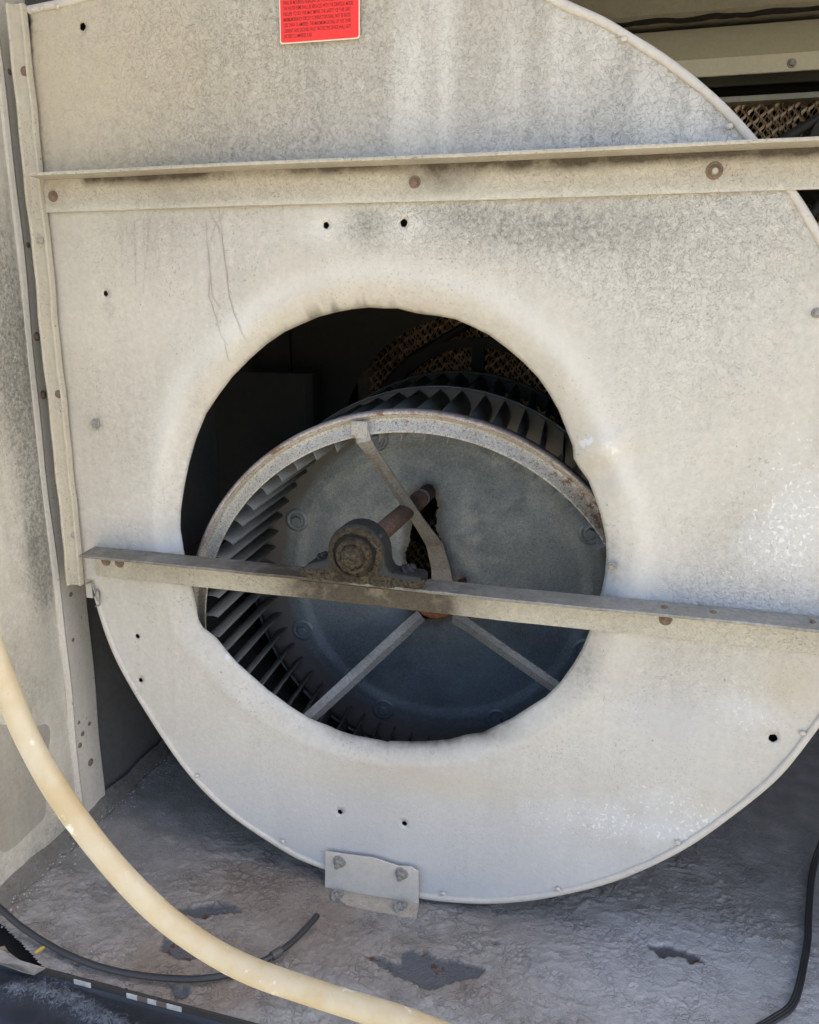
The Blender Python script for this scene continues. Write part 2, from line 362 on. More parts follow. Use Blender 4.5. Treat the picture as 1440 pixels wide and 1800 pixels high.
# floor pan of the cabinet, real wrinkled paint
def floor():
    mm = Mt('floor_paint'); br = mm.attr('brown'); dk = mm.attr('dark'); ba = mm.attr('bare'); wk = mm.attr('wrinkle'); li = mm.attr('light')
    nb = mm.noise(24, 5, rough=.65); col = mm.mix(mm.ramp(nb, .35, .66), (.33, .328, .318), (.215, .212, .202))
    col = mm.mix(mm.math('MULTIPLY', mm.ramp(mm.math('ADD', br, mm.math('MULTIPLY', mm.math('SUBTRACT', mm.noise(13, 5), .5), br)), .1, .9), .65), col, (.20, .145, .10))
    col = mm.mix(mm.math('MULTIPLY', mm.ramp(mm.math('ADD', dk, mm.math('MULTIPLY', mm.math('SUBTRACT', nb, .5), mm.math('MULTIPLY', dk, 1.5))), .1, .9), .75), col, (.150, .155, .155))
    col = mm.mix(mm.math('MULTIPLY', mm.ramp(mm.math('ADD', li, mm.math('MULTIPLY', mm.math('SUBTRACT', nb, .5), li)), .1, .9), .7), col, (.42, .425, .435))
    v = mm.vor(75, distort=.03); line = mm.math('SUBTRACT', 1., mm.ramp(v, 0, .13)); line = mm.math('MULTIPLY', line, mm.math('MULTIPLY', wk, mm.ramp(mm.noise(30, 3), .42, .6)))
    col = mm.mix(mm.math('MULTIPLY', line, .45), col, (.09, .082, .075))
    grit = mm.ramp(mm.noise(300, 3), .62, .7); col = mm.mix(mm.math('MULTIPLY', grit, .35), col, (.08, .07, .06))
    wsp = mm.math('MULTIPLY', mm.ramp(mm.noise(210, 2, off=(3, 3, 3)), .74, .77), mm.ramp(mm.noise(7, 2), .5, .62)); col = mm.mix(wsp, col, (.6, .6, .6))
    rs = mm.ramp(mm.noise(60, 4, off=(5, 1, 0)), .60, .64); bc = mm.mix(rs, (.115, .12, .13), (.10, .05, .03)); col = mm.mix(ba, col, bc)
    nrm = mm.bump(mm.math('ADD', mm.noise(130, 5, dist=2.2, rough=.62), mm.math('MULTIPLY', line, -.6)), .0030, mm.math('MULTIPLY_ADD', wk, .85, .15) if False else .75)
    m_ = mm.out(col, mm.math('MULTIPLY_ADD', ba, -.2, .72), mm.math('MULTIPLY', ba, .35), nrm, .35)
    xs = np.concatenate([np.arange(-.86, .32, .0026), np.arange(.32, 1.3, .03)]); ys = np.concatenate([np.arange(-.236, .30, .0026), np.arange(.30, 1.06, .03)])
    X, Y = np.meshgrid(xs, ys); wx = X+.012*(fbm(X*30, Y*30, 3, 5)-.5); wy = Y+.012*(fbm(X*30, Y*30, 3, 9)-.5)
    def z5(l, ox, oy): return [tuple(ung(ox+x/3, oy+y/3, FZ)[:2]) for x, y in l]
    pats = [z5([(480, 970), (560, 985), (680, 1020), (670, 960), (710, 948), (790, 955), (870, 990), (1000, 1010), (1110, 1040), (1115, 1065), (1080, 1090), (970, 1105), (900, 1140), (820, 1165), (770, 1135), (690, 1110), (630, 1070), (560, 1020)], 480, 1350),
            z5([(940, 730), (1060, 715), (1190, 697), (1240, 710), (1280, 750), (1120, 760), (1080, 780), (1000, 770)], 0, 1350),
            z5([(860, 875), (900, 890), (1060, 985), (1000, 1005), (930, 990), (845, 950)], 0, 1350),
            z5([(525, 925), (640, 925), (720, 945), (790, 980), (840, 1018), (750, 1018), (740, 985), (640, 980), (610, 995), (570, 960)], 960, 1350),
            z5([(1150, 905), (1185, 900), (1200, 915), (1170, 920)], 480, 1350), z5([(890, 1135), (1000, 1140), (990, 1200), (930, 1210)], 0, 1350)]
    jx = X+.004*(vnoise(X*160, Y*160, 3)-.5); jy = Y+.004*(vnoise(X*160, Y*160, 4)-.5)
    bare = np.zeros_like(X)
    for p in pats: bare = np.maximum(bare, inpoly(jx, jy, p).astype(float))
    def g(px, py, rx, ry, amp=1):
        c = ung(px, py, FZ); return amp*np.exp(-(((wx-c[0])/rx)**2+((wy-c[1])/ry)**2))
    brown = np.clip(.35*sst(-.25, -.60, X)*sst(.25, -.02, Y)+g(500, 1560, .12, .05)+g(700, 1690, .22, .05, .7)+g(330, 1700, .10, .06, .9)+g(380, 1720, .05, .03)+g(900, 1620, .14, .06, .5)+g(480, 1580, .04, .03, .8)+g(540, 1590, .06, .022, 1.), 0, 1)
    # smoother, darker wedge to the right and darker floor on the left
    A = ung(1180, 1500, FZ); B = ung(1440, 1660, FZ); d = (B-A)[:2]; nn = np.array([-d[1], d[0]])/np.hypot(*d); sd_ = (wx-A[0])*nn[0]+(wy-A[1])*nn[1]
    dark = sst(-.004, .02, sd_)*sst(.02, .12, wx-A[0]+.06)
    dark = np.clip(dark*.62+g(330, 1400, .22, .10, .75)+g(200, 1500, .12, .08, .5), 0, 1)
    light = np.clip(g(1400, 1750, .26, .08)+g(1150, 1780, .16, .06, .6)+g(1180, 1640, .10, .05, .5), 0, 1)*(1-dark)
    wrk = np.clip((1-dark*1.1-.4*light)*(.35+1.2*fbm(X*10, Y*14, 3, 60)), .05, 1)
    Z = .0035*(fbm(X*22, Y*22, 3, 2)-.5)*1.0
    rid = np.abs(fbm(wx*60+4*fbm(X*14, Y*14, 2, 30), wy*85+3*fbm(X*12, Y*12, 2, 44), 3, 11)-.5)*2; rid2 = np.abs(fbm(wx*90, wy*110, 2, 17)-.5)*2
    Z += wrk*(.0022*(1-sst(0, .20, rid))+.0011*(1-sst(0, .2, rid2)))
    flat_ = np.exp(-(((X+.30)/.10)**2+((Y+.02)/.04)**2)); Z = Z*(1-flat_)
    Z = np.where(bare > 0, -.0024, Z)+FZ-.0035
    ny, nx = X.shape; V = np.stack([X, Y, Z], -1).reshape(-1, 3); idx = np.arange(nx*ny).reshape(ny, nx)
    Q = np.stack([idx[:-1, :-1], idx[:-1, 1:], idx[1:, 1:], idx[1:, :-1]], -1).reshape(-1, 4)
    cut = [tuple(ung(*p, FZ)[:2]) for p in ((-40, 1596), (4, 1622), (40, 1658), (77, 1698))]+[(-.60, -.26), (-.95, -.26), (-.95, -.15)]
    cq = V[Q].mean(1); Q = Q[~inpoly(cq[:, 0], cq[:, 1], cut)]
    o = mesh('floor', V.tolist(), Q.tolist(), m_, smooth=True, kind='structure', attrs={'brown': brown.ravel(), 'dark': dark.ravel(), 'bare': bare.ravel(), 'wrinkle': wrk.ravel(), 'light': light.ravel()})
    return o
FL = floor()
mesh('edge_lip', *boxv(-.66, 1.3, -.2385, -.2362, FZ-.014, FZ-.001), MDK, FL)

# walls and roof of the cabinet
def strip_panel(name, x0, x1, y0, y1, z0, z1, mat, **k): return mesh(name, *boxv(x0, x1, y0, y1, z0, z1), mat, **k)
WL = strip_panel('wall_left', WX-.02, WX, -.236, .066, FZ-.004, .66, MW, kind='structure', bevel=.001)
MWA = paint_mat('wall_face_paint', base=(.64, .61, .52), dark=(.46, .435, .36), streak=.7, crack=.05, speck=.4, wr=.8, blot=.9, attrs=True)
def wallface():
    Y, Z = np.meshgrid(np.arange(-.236, .0165, .004), np.arange(FZ-.004, .66, .006)); n_ = Y.size
    Xw = WX+.0006+.004*(fbm(Y*7, Z*5, 3, 90)-.5)*sst(.012, -.03, Y)
    def b(px, py, ry, rz, a=1):
        c = unx(px, py, WX); return a*np.exp(-(((Y-c[1])/ry)**2+((Z-c[2])/rz)**2))
    gr = .25*sst(.45, .75, fbm(Y*22, Z*9, 4, 19))+b(20, 600, .02, .09, 1.)+b(5, 640, .05, .12, .7)+b(60, 740, .02, .06, .9)+b(68, 930, .02, .09, 1.2)+b(60, 1000, .02, .06, .5)+b(85, 1030, .02, .03, .6)+b(10, 420, .03, .06, .4)+b(40, 1230, .04, .08, .35)+b(10, 1440, .04, .03, .4)+b(50, 850, .03, .1, .3)+.35*sst(-.62, -.78, Z)
    cr_ = b(15, 620, .05, .1, .8)+b(60, 950, .03, .1, .5)+.2
    rdg = np.exp(-((Y-.010)/.002)**2)*.5
    V = np.stack([Xw, Y, Z], -1).reshape(-1, 3); ny, nx = Y.shape; idx = np.arange(nx*ny).reshape(ny, nx); Q = np.stack([idx[:-1, :-1], idx[:-1, 1:], idx[1:, 1:], idx[1:, :-1]], -1).reshape(-1, 4)
    mesh('painted_face', V.tolist(), Q.tolist(), MWA, WL, smooth=True, attrs={'grey': np.clip(gr, 0, 1).ravel(), 'crack': np.clip(cr_, 0, 1).ravel(), 'clean_lit': rdg.ravel(), 'dirt': np.clip(b(60, 960, .02, .05, .3), 0, 1).ravel(), 'tan': np.zeros(n_), 'blue': np.zeros(n_), 'white': np.zeros(n_), 'line': np.zeros(n_), 'scuff': np.zeros(n_)})
wallface()
WLR = strip_panel('wall_left_rear', WX-.03, WX-.008, .0662, 1.02, FZ-.004, .66, plain('rear_wall_shade', (.14, .14, .135), .7, 0, .001, 80), kind='structure')  # same wall further back, its shade put into a darker colour
strip_panel('wall_right', 1.25, 1.27, -.3, 1.02, FZ-.05, .66, MW, kind='structure')
strip_panel('sky_block_back', -.8, 1.25, 1.0, 1.02, FZ-.05, .66, MDK2, kind='structure')  # opaque dark panel added behind the pad to block the sky
strip_panel('ceiling', -.8, 1.27, -.22, 1.02, .662, .68, MCE, kind='structure')
# dirty base skirting along the left wall
sk = []
ysk = np.arange(-.236, .35, .006)
V = []; Fc = []
for i, y in enumerate(ysk):
    h = .020+.002*math.sin(y*40)+.004*vnoise(np.array(y*60.), np.array(1.), 3); V += [(WX+.0005, y, FZ+h), (WX+.006+.003*float(vnoise(np.array(y*40.), np.array(7.), 3)), y, FZ+h-.006), (WX+.012+.010*float(vnoise(np.array(y*50.), np.array(3.), 3)), y, FZ-.001)]
for i in range(len(ysk)-1):
    for j in range(2): Fc.append((3*i+j, 3*i+3+j, 3*i+4+j, 3*i+1+j))
mesh('base_seam', V, Fc, paint_mat('seam_paint', base=(.20, .19, .17), dark=(.11, .105, .095), crack=.4, speck=.9, wr=2), WL, smooth=True)

# ------------------------------------------------------------------ wall flange strip with screws
ft = thing('wall_flange', 'long beige metal flange strip with rusty screws running down the left wall to the floor', 'flange', (WX, .06, FZ))
prof = [(WX-.0005, .004), (WX+.004, .004), (WX+.0065, .009), (WX+.005, .013), (WX+.0045, .064), (WX+.003, .0665), (WX-.0005, .0665)]
def wob(v): return (v[0]+.0012*math.sin(v[2]*9)+.0008*math.sin(v[2]*31), v[1]+.0010*math.sin(v[2]*13+1), v[2])
mesh('flange_plate', *prism(prof, 'z', FZ-.002, .62, 60, wob), MWS, ft)
for k, (px, py) in enumerate([(10, 125), (40, 430), (57, 592), (69, 695), (130, 940)]):
    if k == 4: continue
    p = unx(px, py, WX+.005); bolt('rust', 'screw', ft, (WX+.005, min(max(p[1], .020), .058), p[2]), (0, 0, math.pi/2), .62)
for px, py in [(124, 1045), (128, 1125), (135, 1198), (138, 1270), (145, 1290), (157, 1272), (128, 1320), (160, 1340)]:
    p = unx(px, py, WX+.005); bolt('rust', 'screw', ft, (WX+.0038, min(max(p[1], .018), .060), p[2]), (0, 0, math.pi/2), .55+.2*random.random())

# ------------------------------------------------------------------ vertical edge channel beside the housing
ct = thing('edge_channel', 'vertical beige folded sheet metal strip screwed over the left edge of the fan housing', 'metal strip', (-.743, 0, -.38))
xa, za, xb, zb = un(12, 10, -.008)[0], un(12, 10, -.008)[2], un(120, 1025, -.008)[0], un(120, 1025, -.008)[2]
def chan(v):
    t = (v[2]-zb)/(za-zb); ox = xb+(xa-xb)*t; return (ox+v[0]+.0007*math.sin(v[2]*37)+.0004*math.sin(v[2]*90), v[1]+.0006*math.sin(v[2]*23), v[2])
cp = [(-.002, .002), (.0, -.008), (.0035, -.0150), (.0058, -.0165), (.0078, -.0148), (.0095, -.0105), (.0195, -.0098), (.0215, -.0122), (.0238, -.0112), (.0248, -.0065), (.0248, -.0045), (.0, -.004), (.0, .002)]
mesh('channel_strip', *prism(cp, 'z', zb, za, 90, chan), paint_mat('channel_paint', base=(.47, .43, .34), dark=(.36, .33, .255), crack=.1, speck=.6, streak=.3), ct)
for k, (px, py) in enumerate([(43, 125), (71, 423), (103, 693), (130, 941)]):
    p = un(px, py, -.0105); bolt('rust' if k % 2 == 0 else 'paint', 'screw', ct, p, s=.56)

# ================================================================== BLOWER HOUSING
HW = .60
ht = thing('blower_housing', 'large round beige painted sheet metal fan housing with a wide dented inlet hole', 'fan housing', (-.3, 0, FZ))
o_pts = [(-.7235, .334), (-.69, .338), (-.62, .345), (-.50, .372), (-.38, .384), (-.28, .372), (-.19, .338)]
o_pts = [un(50, 12)[[0, 2]]]+[np.array(p) for p in [(-.655, .3385), (-.60, .3455), (-.50, .368), (-.38, .382), (-.28, .372), (-.19, .340)]]
for p in [(990, 0), (1057, 28), (1107, 59), (1160, 91), (1213, 130), (1260, 170), (1297, 207), (1340, 257), (1397, 333), (1420, 368), (1440, 403)]: o_pts.append(un(*p)[[0, 2]])
o_pts += [np.array(p) for p in [(.212, -.02), (.252, -.13), (.268, -.24), (.260, -.35)]]
for p in [(1440, 1275), (1383, 1350), (1345, 1387), (1280, 1438), (1213, 1485), (1140, 1523), (1060, 1554), (960, 1577), (905, 1584), (847, 1587), (780, 1583), (737, 1577), (650, 1556), (570, 1526), (523, 1508), (480, 1482), (417, 1440), (367, 1397), (325, 1350), (287, 1296), (262, 1257), (235, 1213), (210, 1168), (190, 1122), (176, 1079), (170, 1058), (165, 1040)]: o_pts.append(un(*p)[[0, 2]])
curve = catmull([o_pts[0], o_pts[1]], 14)[:-1]+catmull(o_pts[1:], 10)
def smooth_open(P, step, sig):
    A = np.array(P); d_ = np.r_[0, np.cumsum(np.hypot(*(A[1:]-A[:-1]).T))]; n = int(d_[-1]/step); q = np.linspace(0, d_[-1], n)
    B = np.stack([np.interp(q, d_, A[:, k]) for k in (0, 1)], 1); w = int(3*sig/step); ker = np.exp(-.5*(np.arange(-w, w+1)*step/sig)**2); ker /= ker.sum()
    ext = np.concatenate([2*B[0]-B[w:0:-1], B, 2*B[-1]-B[-2:-w-2:-1]]); return [np.array([np.convolve(ext[:, 0], ker, 'valid')[i], 0.]) for i in range(0)] or list(np.stack([np.convolve(ext[:, k], ker, 'valid') for k in (0, 1)], 1))
c0c, c1c = curve[0], curve[-1]
curve = smooth_open(curve, .006, .014); curve[0] = c0c; curve[-1] = c1c
corner = [un(162, 1022)[[0, 2]], np.array([-.7385, un(162, 1022)[2]]), np.array([-.742, -.20]), np.array([-.742, .0]), np.array([-.735, .2])]
def dens(P, step, closed=True):
    out = []
    for i in range(len(P) if closed else len(P)-1):
        a = np.array(P[i]); b = np.array(P[(i+1) % len(P)]); n = max(1, int(round(np.hypot(*(b-a))/step)))
        out += [a+(b-a)*k/n for k in range(n)]
    return out
outer = dens(curve+corner, .008)
LD = .0135                                  # how far the spun inlet lip turns inwards
h_px = [(318, 900), (318, 930), (325, 975), (334, 1020), (343, 1060), (351, 1090), (358, 1102), (380, 1120), (420, 1166), (470, 1214), (510, 1242), (545, 1262), (575, 1275), (600, 1285), (625, 1293), (650, 1298), (672, 1301), (682, 1305), (688, 1302), (720, 1303), (760, 1302), (790, 1299), (820, 1292), (850, 1286), (870, 1277), (900, 1262), (915, 1252), (960, 1225), (985, 1200), (1008, 1168), (1024, 1138), (1036, 1108), (1050, 1060), (1058, 1040), (1064, 1010), (1066, 975), (1064, 945), (1056, 905), (1047, 875), (1035, 848), (1018, 822), (1008, 806), (1007, 785), (996, 755), (983, 722), (965, 690), (945, 664), (920, 637), (890, 611), (860, 589), (830, 573), (800, 562), (770, 555), (745, 553), (732, 551), (715, 546), (700, 543), (675, 541.5), (650, 541), (620, 543.5), (590, 549), (560, 558), (530, 569), (500, 584), (470, 604), (440, 631), (410, 662), (385, 693), (362, 728), (345, 770), (333, 815), (326, 850)]
hole = dens([un(x, y, LD)[[0, 2]]+.0005*np.array([math.sin(i*5.1), math.cos(i*3.7)]) for i, (x, y) in enumerate(h_px)], .0045)
h_s = hole
small = [(146, 47, 6), (573, 396, 5.2), (710, 392, 6), (185, 516, 4.8), (241, 1119, 4.8), (247, 1196, 4.8), (1359, 1298, 7), (598, 1427, 5.2), (711, 1448, 5.2)]
sh = []
for x, y, r_ in small:
    c = un(x, y)[[0, 2]]; rr = r_/1440.; sh.append([c+rr*np.array([math.cos(t*2*math.pi/14), 1.05*math.sin(t*2*math.pi/14)])*(1+.08*math.sin(t*2.3+x)) for t in range(14)])
gx, gz = np.meshgrid(np.arange(-.76, .29, .0062), np.arange(-.79, .40, .0062)); gx = gx+(np.arange(gx.shape[0]) % 2)[:, None]*.0031
gx = gx.ravel(); gz = gz.ravel()
ok = inpoly(gx, gz, outer) & ~inpoly(gx, gz, hole); gx = gx[ok]; gz = gz[ok]
dh = dpoly(gx, gz, hole); do = dpoly(gx, gz, outer); k = (dh > .0505) & (do > .004)
for h in sh: k &= dpoly(gx, gz, h) > .003
gx = gx[k]; gz = gz[k]; pts = list(zip(gx, gz))
hc = np.mean(np.array(hole), 0); hp = np.array(hole)
for i_, off in enumerate(np.arange(.004, .052, .0045)):
    tt = hp-hc; ln_ = np.hypot(tt[:, 0], tt[:, 1])[:, None]; q = hp+tt/ln_*off
    q = q[(dpoly(q[:, 0], q[:, 1], outer) > .004)]; pts += list(map(tuple, q))
DRIPS = [[(362, 385), (363, 420), (368, 480), (366, 520), (380, 560), (388, 590), (396, 600), (400, 640)], [(385, 372), (391, 430), (397, 480), (402, 520), (412, 552), (425, 580)], [(372, 380), (384, 400), (388, 430), (399, 480), (401, 515), (409, 545), (432, 600)], [(252, 385), (254, 480), (250, 520)], [(236, 390), (238, 500)], [(392, 372), (376, 400), (366, 440), (372, 520), (388, 545)], [(212, 400), (214, 470)], [(262, 380), (256, 460), (254, 475)]]
dlines = [dens([np.array(un(*p)[[0, 2]]) for p in l], .0016, False) for l in DRIPS]
for l in dlines:
    A_ = np.array(l); A_ = A_+.0009*np.stack([vnoise(A_[:, 1]*160, A_[:, 0]*3, 12)-.5, A_[:, 0]*0], 1)
    for off in (-.0042, -.0021, -.0009, 0, .0009, .0021, .0042): pts += [(a+off, b) for a, b in A_[::(1 if abs(off) < .002 else 3)]]
v2, f2 = cdt_sheet([tuple(p) for p in outer], [[tuple(p) for p in hole]]+[[tuple(p) for p in h] for h in sh], pts)
X, Z = v2[:, 0], v2[:, 1]
dh = dpoly(X, Z, hole)
ang = np.arctan2(Z-hc[1], X-hc[0])
wid = .031+.004*np.sin(ang*2+1)+.002*np.sin(ang*5)
t = np.clip(dh/wid, 0, 1); Yv = LD*(.35*(1-t)+.65*(1-t)**2.2)*sst(1.0, .8, t)+LD*(1-t)**2*sst(.8, 1., t)
def blob(px, py, rx, ry=None, amp=1., rot=0):
    c = un(px, py); ry = ry or rx; dx, dz = X-c[0], Z-c[2]; cr, sr = math.cos(rot), math.sin(rot); a = dx*cr+dz*sr; b = -dx*sr+dz*cr
    return amp*np.exp(-((a*1440/rx)**2+(b*1440/ry)**2))
# waves, raised bead round the inlet, dents
Yv = Yv-.0010*np.exp(-((dh-wid*1.05)/.009)**2)
Yv += .0045*(fbm(X*5, Z*5, 3, 4)-.5)*sst(0, .02, do_ := dpoly(X, Z, outer))*sst(.02, .09, dh)
Yv += blob(1052, 790, 55, 22, -.0055, .5)+blob(1048, 840, 40, 30, .006)+blob(1085, 850, 30, 25, -.003)+blob(330, 905, 18, 45, -.004)+blob(352, 1092, 22, 18, -.004)+blob(350, 1040, 30, 40, .003)
Yv += blob(733, 556, 28, 12, .004)+blob(470, 1215, 40, 22, .002, -.7)+blob(1068, 1000, 16, 40, -.002)+blob(400, 1160, 30, 14, -.002, -.7)
Yv += .0018*(fbm(X*20, Z*20, 2, 8)-.5)*np.exp(-(dh/.03)**2)
# attributes: cracked paint, dirt, chalk, wear, and light painted in as colour
zbar = -.0; up_edge = .150; lo_edge = -.322
band = lambda z0, h: np.where(Z > z0, np.exp(-np.clip(Z-z0, 0, 9)/h), 0.)
under = lambda z0, h: np.where(Z < z0, np.exp(-np.clip(z0-Z, 0, 9)/h), 0.)
top = sst(.13, .16, Z)
nA = fbm(X*7, Z*5, 4, 21); nB = fbm(X*14, Z*9, 4, 33)
crack = top*np.clip(.45+1.1*(nA-.4), .15, 1)*sst(-.70, -.50, X)+top*.2
crack += (1-top)*(blob(940, 420, 330, 75, 1.0)+blob(1230, 470, 130, 190, .75)+blob(1320, 380, 90, 60, .5)+blob(700, 400, 90, 40, .5)+blob(1080, 700, 160, 140, .12))*(.4+nB)
crack += blob(250, 430, 190, 60, .3)+blob(1200, 1070, 280, 50, .7)+blob(1150, 1180, 190, 60, .35)+blob(240, 980, 60, 60, .35)+blob(1300, 1000, 140, 90, .4)
crack *= (sst(.03, .10, dh)*.9+.1)*.8
grey = .12*sst(.40, .7, fbm(X*6, Z*5, 4, 13))+blob(640, 400, 45, 35, .7)+blob(930, 395, 140, 38, .75)+blob(800, 372, 60, 18, .5)+blob(1050, 420, 120, 40, .5)+blob(250, 400, 120, 40, .35)+band(.118, .02)*0
grey += band(up_edge, .030)*.55*(X > -.70)+blob(75, 270, 22, 60, .5)+blob(75, 330, 20, 60, .4)+blob(235, 975, 50, 22, .4)
grey += (fbm(X*3.2, Z*2.4, 4, 77)-.45)*1.1*top+blob(1075, 1010, 16, 60, .65)+blob(1010, 1170, 40, 60, .45, .9)+blob(230, 760, 150, 220, .25)+blob(1290, 560, 60, 120, .25)  # includes shade painted along the right side of the inlet lip
grey += blob(1290, 930, 60, 70, .35)+blob(170, 745, 16, 16, .7)+blob(190, 540, 8, 22, .5)+blob(530, 150, 240, 160, .2)
hb = np.exp(-(dh/.007)**2)
dirt = hb*(.30*np.exp(-((ang-1.75)/.45)**2)+.45*np.exp(-((ang+1.25)/.5)**2)+.04)+np.exp(-(dh/.024)**2)*(.30*np.exp(-((ang+1.35)/.35)**2)+.05*np.exp(-((ang-1.9)/.5)**2))
dirt += blob(585, 1296, 60, 16, .22, -.3)+blob(870, 1296, 70, 16, .30, .3)
streakn = sst(.55, .8, vnoise(ang*60, dh*0, 5))*np.exp(-((dh-.006)/.012)**2); dirt += .30*streakn*np.exp(-((ang-1.7)/.4)**2)
dirt += under(.112, .010)*.16*(X > -.72)  # panel darker just below the upper bar
tan = blob(760, 1372, 170, 34, .85)+blob(600, 1372, 110, 30, .45)+blob(1390, 1210, 50, 45, .8)+blob(1250, 1420, 70, 28, .7)+blob(440, 640, 130, 40, .25, .8)+blob(600, 500, 200, 60, .3)+top*.55*sst(.15, -.6, X)+.30*sst(-.45, -.72, X)*sst(-.5, .0, Z)+blob(200, 100, 220, 140, .3)+blob(480, 1265, 50, 30, .35, -.6)  # tan stains, plus warm bounce light painted in at the top left
blue = .22*sst(-.30, -.55, Z)+band(lo_edge, .035)*.9*sst(-.72, -.6, X)+band(up_edge, .045)*.55*sst(-.6, -.1, X)+blob(1170, 1260, 90, 50, .4)+sst(-.55, -.75, Z)*.55+blob(1310, 300, 60, 60, .4)+blob(340, 950, 40, 50, .5)  # cool skylight painted in, mostly towards the bottom
clean_lit = np.exp(-((dh-.042)/.014)**2)*.40*np.clip(np.sin(ang+.3)+.45, 0, 1)+blob(570, 400, 42, 32, .9)+blob(720, 400, 40, 32, .9)+blob(725, 130, 26, 120, .8)+blob(1210, 230, 110, 60, .4)+blob(1130, 620, 160, 230, .35)+blob(790, 100, 12, 140, .4)+blob(905, 150, 14, 100, .5)+blob(990, 110, 20, 80, .5)+blob(1060, 90, 20, 60, .5)+blob(300, 760, 26, 130, .6, -.25)+blob(420, 585, 60, 25, .6, .75)  # pale ring and left blobs paint the lip's highlight; rest is clean paint
white = blob(1410, 900, 70, 120, .50)+blob(1350, 960, 80, 90, .32)+blob(1060, 1450, 80, 34, .3)+blob(1210, 1450, 70, 30, .3)+blob(1290, 1240, 70, 50, .25)+blob(1060, 1440, 90, 40, .38)+blob(1190, 1410, 110, 30, .42)+blob(1250, 1450, 40, 22, .4)+blob(940, 1440, 60, 60, .25)+blob(1180, 1470, 60, 22, .4)+blob(1340, 1260, 60, 60, .25)+.10*blob(1400, 600, 70, 220)
scuff = blob(335, 880, 26, 60, 1.)+blob(345, 1045, 26, 45, .9)+blob(420, 1170, 60, 26, .7, -.8)+blob(330, 810, 20, 50, .5)+blob(520, 1240, 60, 16, .5, -.5)+blob(1050, 780, 50, 20, .35)+blob(1060, 820, 80, 50, .3)
# drip lines running down to the inlet
line = np.zeros_like(X)
for k_, l in enumerate(dlines):
    A_ = np.array(l); A_ = A_+.0009*np.stack([vnoise(A_[:, 1]*160, A_[:, 0]*3, 12)-.5, A_[:, 0]*0], 1)
    q = [tuple(p) for p in A_[::2]]; q = q+q[::-1][1:-1]; near = (np.abs(X-A_[:, 0].mean()) < .06) & (Z > A_[:, 1].min()-.02) & (Z < A_[:, 1].max()+.02)
    fade = .35+.65*vnoise(X[near]*0+k_*7, Z[near]*70, 5); line[near] = np.maximum(line[near], (.8 if k_ in (0, 1, 2, 5) else .4)*fade*np.exp(-(dpoly(X[near], Z[near], q)/.0009)**2))
sx_ = vnoise(X*38, Z*2.2, 41)*.6+vnoise(X*95, Z*4, 42)*.4
clean_lit = clean_lit+top*sst(.52, .80, sx_)*.75*sst(-.42, -.20, X)*(.5+.5*vnoise(X*12, Z*12, 3)); grey = grey+top*sst(.45, .22, sx_)*.22
cl = lambda a: np.clip(a, 0, 1)
V = np.stack([X, Yv, Z], -1)
# keep triangle winding facing the camera (-Y)
def facing(V, Fc, s=-1):
    A, B, C_ = V[[f[0] for f in Fc]], V[[f[1] for f in Fc]], V[[f[2] for f in Fc]]; n = np.cross(B-A, C_-A)[:, 1]
    return [f if n[i]*s > 0 else f[::-1] for i, f in enumerate(Fc)]
sp_ = mesh('side_panel', V.tolist(), facing(V, f2), MP, ht, smooth=True, attrs={'crack': cl(crack), 'grey': cl(grey), 'dirt': cl(dirt), 'tan': cl(tan), 'blue': cl(blue), 'clean_lit': cl(clean_lit), 'white': cl(white), 'line': cl(line), 'scuff': cl(scuff)})
so = sp_.modifiers.new('thickness', 'SOLIDIFY'); so.thickness = .0014; so.offset = -1
# far side panel with its own inlet
hole2 = [(-.300+.268*math.cos(a), -.285+.268*math.sin(a)) for a in np.linspace(0, 2*math.pi, 72, endpoint=False)]
o2 = [tuple(p) for p in dens(curve+corner, .03)]
v2, f2 = cdt_sheet(o2, [hole2], [])
V = np.stack([v2[:, 0], np.full(len(v2), HW), v2[:, 1]], -1)
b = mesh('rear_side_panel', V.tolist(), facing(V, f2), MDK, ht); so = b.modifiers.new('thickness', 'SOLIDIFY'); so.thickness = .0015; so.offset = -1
# scroll sheet that wraps round
cv = dens(curve, .012, False); V = []; Fc = []
for j, y in enumerate((.0035, .3, HW)):
    V += [(p[0], y, p[1]) for p in cv]
n = len(cv)
for j in range(2):
    for i in range(n-1): Fc.append((j*n+i, j*n+i+1, (j+1)*n+i+1, (j+1)*n+i))
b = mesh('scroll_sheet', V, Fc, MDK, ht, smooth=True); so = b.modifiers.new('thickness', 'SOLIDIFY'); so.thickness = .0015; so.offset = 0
# rolled rim of the seam
def rim(path, prof, name, mat, parent):
    V = []; Fc = []; m = len(prof); path = [np.array(p) for p in path]
    for i, p in enumerate(path):
        t = path[min(i+1, len(path)-1)]-path[max(i-1, 0)]; t = t/np.hypot(*t); nn = np.array([t[1], -t[0]])
        if nn.dot(p-np.array([-.27, -.22])) > 0: nn = -nn          # nn points inwards
        wv = 1+.05*math.sin(i*.31)+.03*math.sin(i*.83)
        for s_, y in prof: q = p+nn*s_*wv; V.append((q[0], y, q[1]))
    for i in range(len(path)-1):
        for j in range(m): Fc.append((i*m+j, i*m+(j+1) % m, (i+1)*m+(j+1) % m, (i+1)*m+j))
    Fc += [tuple(range(m)), tuple(range((len(path)-1)*m, len(path)*m))[::-1]]
    return mesh(name, V, Fc, mat, parent, smooth=True)
rim(dens(curve, .006, False), [(-.0005, .005), (-.0012, .000), (-.0004, -.0022), (.002, -.0034), (.0052, -.0032), (.0072, -.0020), (.0076, -.0002), (.0076, .0009), (.004, .005)], 'rim', MPR, ht)
